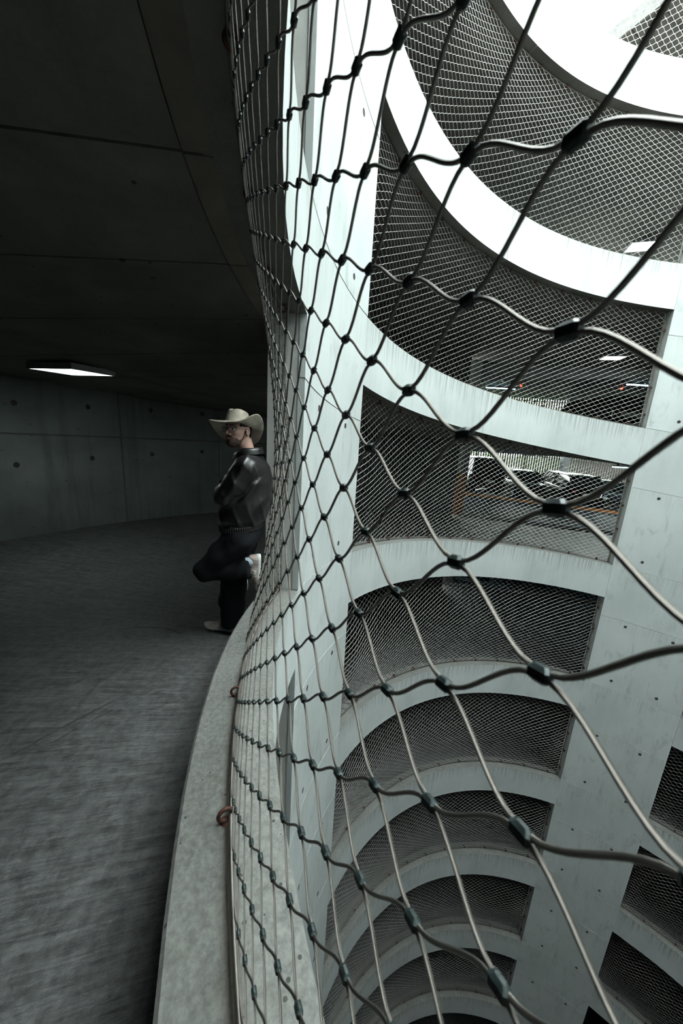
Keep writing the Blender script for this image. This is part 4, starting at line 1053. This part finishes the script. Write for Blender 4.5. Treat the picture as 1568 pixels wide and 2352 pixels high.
# collar
def collar(r0, r1, z0, z1, flare, name, mat, gap, par, th_=0.004, cx=0.112):
    a = np.linspace(gap, 2 * math.pi - gap, 50); rows = []
    for w in np.linspace(0, 1, 7):
        rr = r0 + (r1 - r0) * w; z = z0 + (z1 - z0) * math.sin(min(1, w * 1.5) * math.pi / 2) - flare * max(0, w - 0.62) ** 1.2
        rows.append(np.stack([cx + 0.018 * w * 0 + rr * np.cos(a) * 1.02, rr * np.sin(a) * 1.04, z - 0.045 * np.maximum(0, np.cos(a)) + 0.012 * (1 - np.cos(a)) * 0.5], -1))
    P = np.array(rows); c = np.array([cx, 0, 0]); Q = P.copy(); d_ = P - c; d_[..., 2] = 0; Q += d_ / np.linalg.norm(d_, axis=-1, keepdims=True) * th_
    m = MB(); m.grid(P); m.grid(Q, flip=True); m.grid(np.stack([P[-1], Q[-1]], 0)); m.grid(np.stack([P[:, 0], Q[:, 0]], 1)); m.grid(np.stack([P[:, -1], Q[:, -1]], 1)); return m.obj(name, mat, par, True)
collar(0.066, 0.070, 1.525, 1.583, 0.0, 'shirt_collar', MT['shirt'], 0.30, man, 0.003)
collar(0.074, 0.108, 1.520, 1.592, 0.16, 'collar', MT['leather'], 0.42, jk, 0.006)
# seams: armhole and pocket welt
m = MB(); t = np.linspace(-0.3, 2.2, 16); m.tube([(0.045 + 0.085 * math.cos(q + 1.2), 0.262 - 0.055 * abs(math.sin(q)) * 0.4, 1.415 + 0.095 * math.sin(q + 1.2)) for q in t], 0.0025, 6)
m.obj('armhole_seam', MT['leather'], jk, True)
m = MB(); m.tube([(0.130, 0.203, 1.17), (0.118, 0.207, 1.12), (0.120, 0.205, 1.04)], 0.0045, 6); m.obj('pocket', MT['leather'], jk, True)

# ---- trousers
def pants_sdf(X, Y, Z):
    d = ell(X, Y, Z, (0.165, 0.0, 0.925), (0.150, 0.175, 0.125))
    l = chain(X, Y, Z, [(L_HIP, 0.112), ((0.29, 0.105, 0.765), 0.098), (L_KN, 0.080), ((0.25, 0.07, 0.635), 0.088), ((0.085, 0.032, 0.655), 0.096)], 0.03)
    l = np.maximum(l, 0.060 - X + 0.25 * np.minimum(Z - 0.66, 0) * 0) if False else np.where((X < 0.075) & (Z < 0.80) & (Y > -0.10), np.maximum(l, 0.075 - X), l)
    r = chain(X, Y, Z, [(R_HIP, 0.118), (R_KN, 0.112), ((0.280, -0.085, 0.28), 0.106), ((0.288, -0.085, 0.10), 0.096)], 0.03)
    r = np.maximum(r, 0.062 - Z)
    l = l + folds(X, Y, Z, [(26, 4, 44, 0.2, 0.005), (50, 10, 20, 1.2, 0.003)]); r = r + folds(X, Y, Z, [(34, 20, 16, 0.6, 0.005), (12, 8, 46, 0.1, 0.003)])
    d = smin(d, l, 0.04); return np.maximum(smin(d, r, 0.02), Z - 0.985)
pt = link('trousers', sdf_mesh(pants_sdf, (-0.06, -0.24, 0.04), (0.58, 0.30, 0.98), 0.0085, 'trousers', MT['pants']), man)
m = MB(); m.tube([(0.085, 0.10, 0.58), (0.080, 0.105, 0.53), (0.083, 0.105, 0.49)], 0.0022, 6); m.obj('drawstring', MT['lace'], pt, True)

# ---- trainers and socks
def shoe(par_loc, rot, side, label):
    """x forward, z up, sole at z = 0, length 0.30, heel at x = 0"""
    r = empty('trainer'); r.parent = man; r.location = par_loc; r.rotation_euler = rot; tag(r, label=label)
    L = 0.30; xs = np.linspace(0, 1, 25)
    wid = np.interp(xs, [0, 0.08, 0.3, 0.5, 0.7, 0.88, 0.96, 1], [0.022, 0.036, 0.038, 0.040, 0.050, 0.044, 0.028, 0.006])
    toe = 0.012 * np.clip((xs - 0.75) / 0.25, 0, 1) ** 2
    n = 16; a = np.linspace(0, 2 * math.pi, n, endpoint=False); P = []
    for x, w, tz in zip(xs, wid, toe):
        y = np.sign(np.cos(a)) * np.abs(np.cos(a)) ** 0.5 * w; z = 0.018 + np.sign(np.sin(a)) * np.abs(np.sin(a)) ** 0.45 * 0.017 + tz
        P.append(np.stack([np.full(n, x * L), y, z], -1))
    m = MB(); m.grid(np.array(P), closed_v=True); m.f.append(tuple(range(n))); m.f.append(tuple(24 * n + j for j in range(n))); m.obj('sole', MT['sole'], r, True)
    hgt = np.interp(xs, [0, 0.06, 0.2, 0.36, 0.46, 0.62, 0.8, 0.93, 1], [0.085, 0.098, 0.080, 0.086, 0.088, 0.068, 0.050, 0.042, 0.030]); P = []
    t = np.linspace(0, math.pi, 13)
    for x, w, h_, tz in zip(xs, wid * 0.95, hgt, toe):
        P.append(np.stack([np.full(13, x * L * 0.985 + 0.002), np.cos(t) * w * (1 - 0.25 * np.sin(t)), 0.028 + tz + np.sin(t) ** 0.7 * (h_ - 0.028)], -1))
    m = MB(); m.grid(np.array(P)); m.f.append(tuple(range(13))); m.obj('upper', MT['meshfab'], r, True)
    # toe cap, heel counter and side overlay, slightly proud
    for nm, i0, i1, j0, j1, mt in (('toe_cap', 19, 25, 0, 13, 'suede'), ('heel_counter', 0, 6, 0, 13, 'suede'), ('side_panel', 8, 15, 0, 5, 'suede'), ('side_panel', 8, 15, 8, 13, 'suede')):
        Q = np.array(P)[i0:i1, j0:j1].copy(); c = np.array([Q[..., 0].mean(), 0, 0.03]); dd = Q - c; dd[..., 0] *= 0.3; Q += dd / (np.linalg.norm(dd, axis=-1, keepdims=True) + 1e-6) * 0.003
        m = MB(); m.grid(Q); m.obj(nm, MT[mt], r, True)
    for i in range(5):
        x = 0.130 + i * 0.017; z = np.interp(x / L, xs, hgt) + 0.003
        m = MB(); m.tube([(x, -0.020, z - 0.008), (x + 0.003, 0, z + 0.002), (x, 0.020, z - 0.008)], 0.0028, 6); m.obj('lace', MT['lace'], r, True)
    m = MB(); b = 0.0385
    for (x0, z0, x1, z1) in ((0.148, 0.042, 0.140, 0.068), (0.140, 0.068, 0.126, 0.042), (0.126, 0.042, 0.118, 0.068)):
        m.tube([(x0, side * b, z0), ((x0 + x1) / 2, side * (b - 0.001), (z0 + z1) / 2), (x1, side * (b - 0.004), z1)], 0.0028, 6)
    m.obj('letter_n', MT['sole'], r, True)
    m = MB(); a2 = np.linspace(0, 2 * math.pi, 20, endpoint=False)
    rows = [np.stack([0.055 + 0.040 * f_ * np.cos(a2) + dx, 0.030 * f_ * np.sin(a2), np.full(20, z)], -1) for f_, dx, z in ((0.9, 0, 0.05), (1.0, 0, 0.080), (0.95, -0.002, 0.10), (0.86, -0.004, 0.122))]
    m.grid(np.array(rows), closed_v=True); m.obj('sock', MT['sock'], r, True)
    return r
shoe((0.245, -0.085, -0.006), (0, 0, -0.06), 1, 'taupe trainer flat on the ramp')
shoe((0.004, 0.020, 0.765), (0, math.pi / 2, 0.50), 1, 'taupe trainer with its sole against the pier')
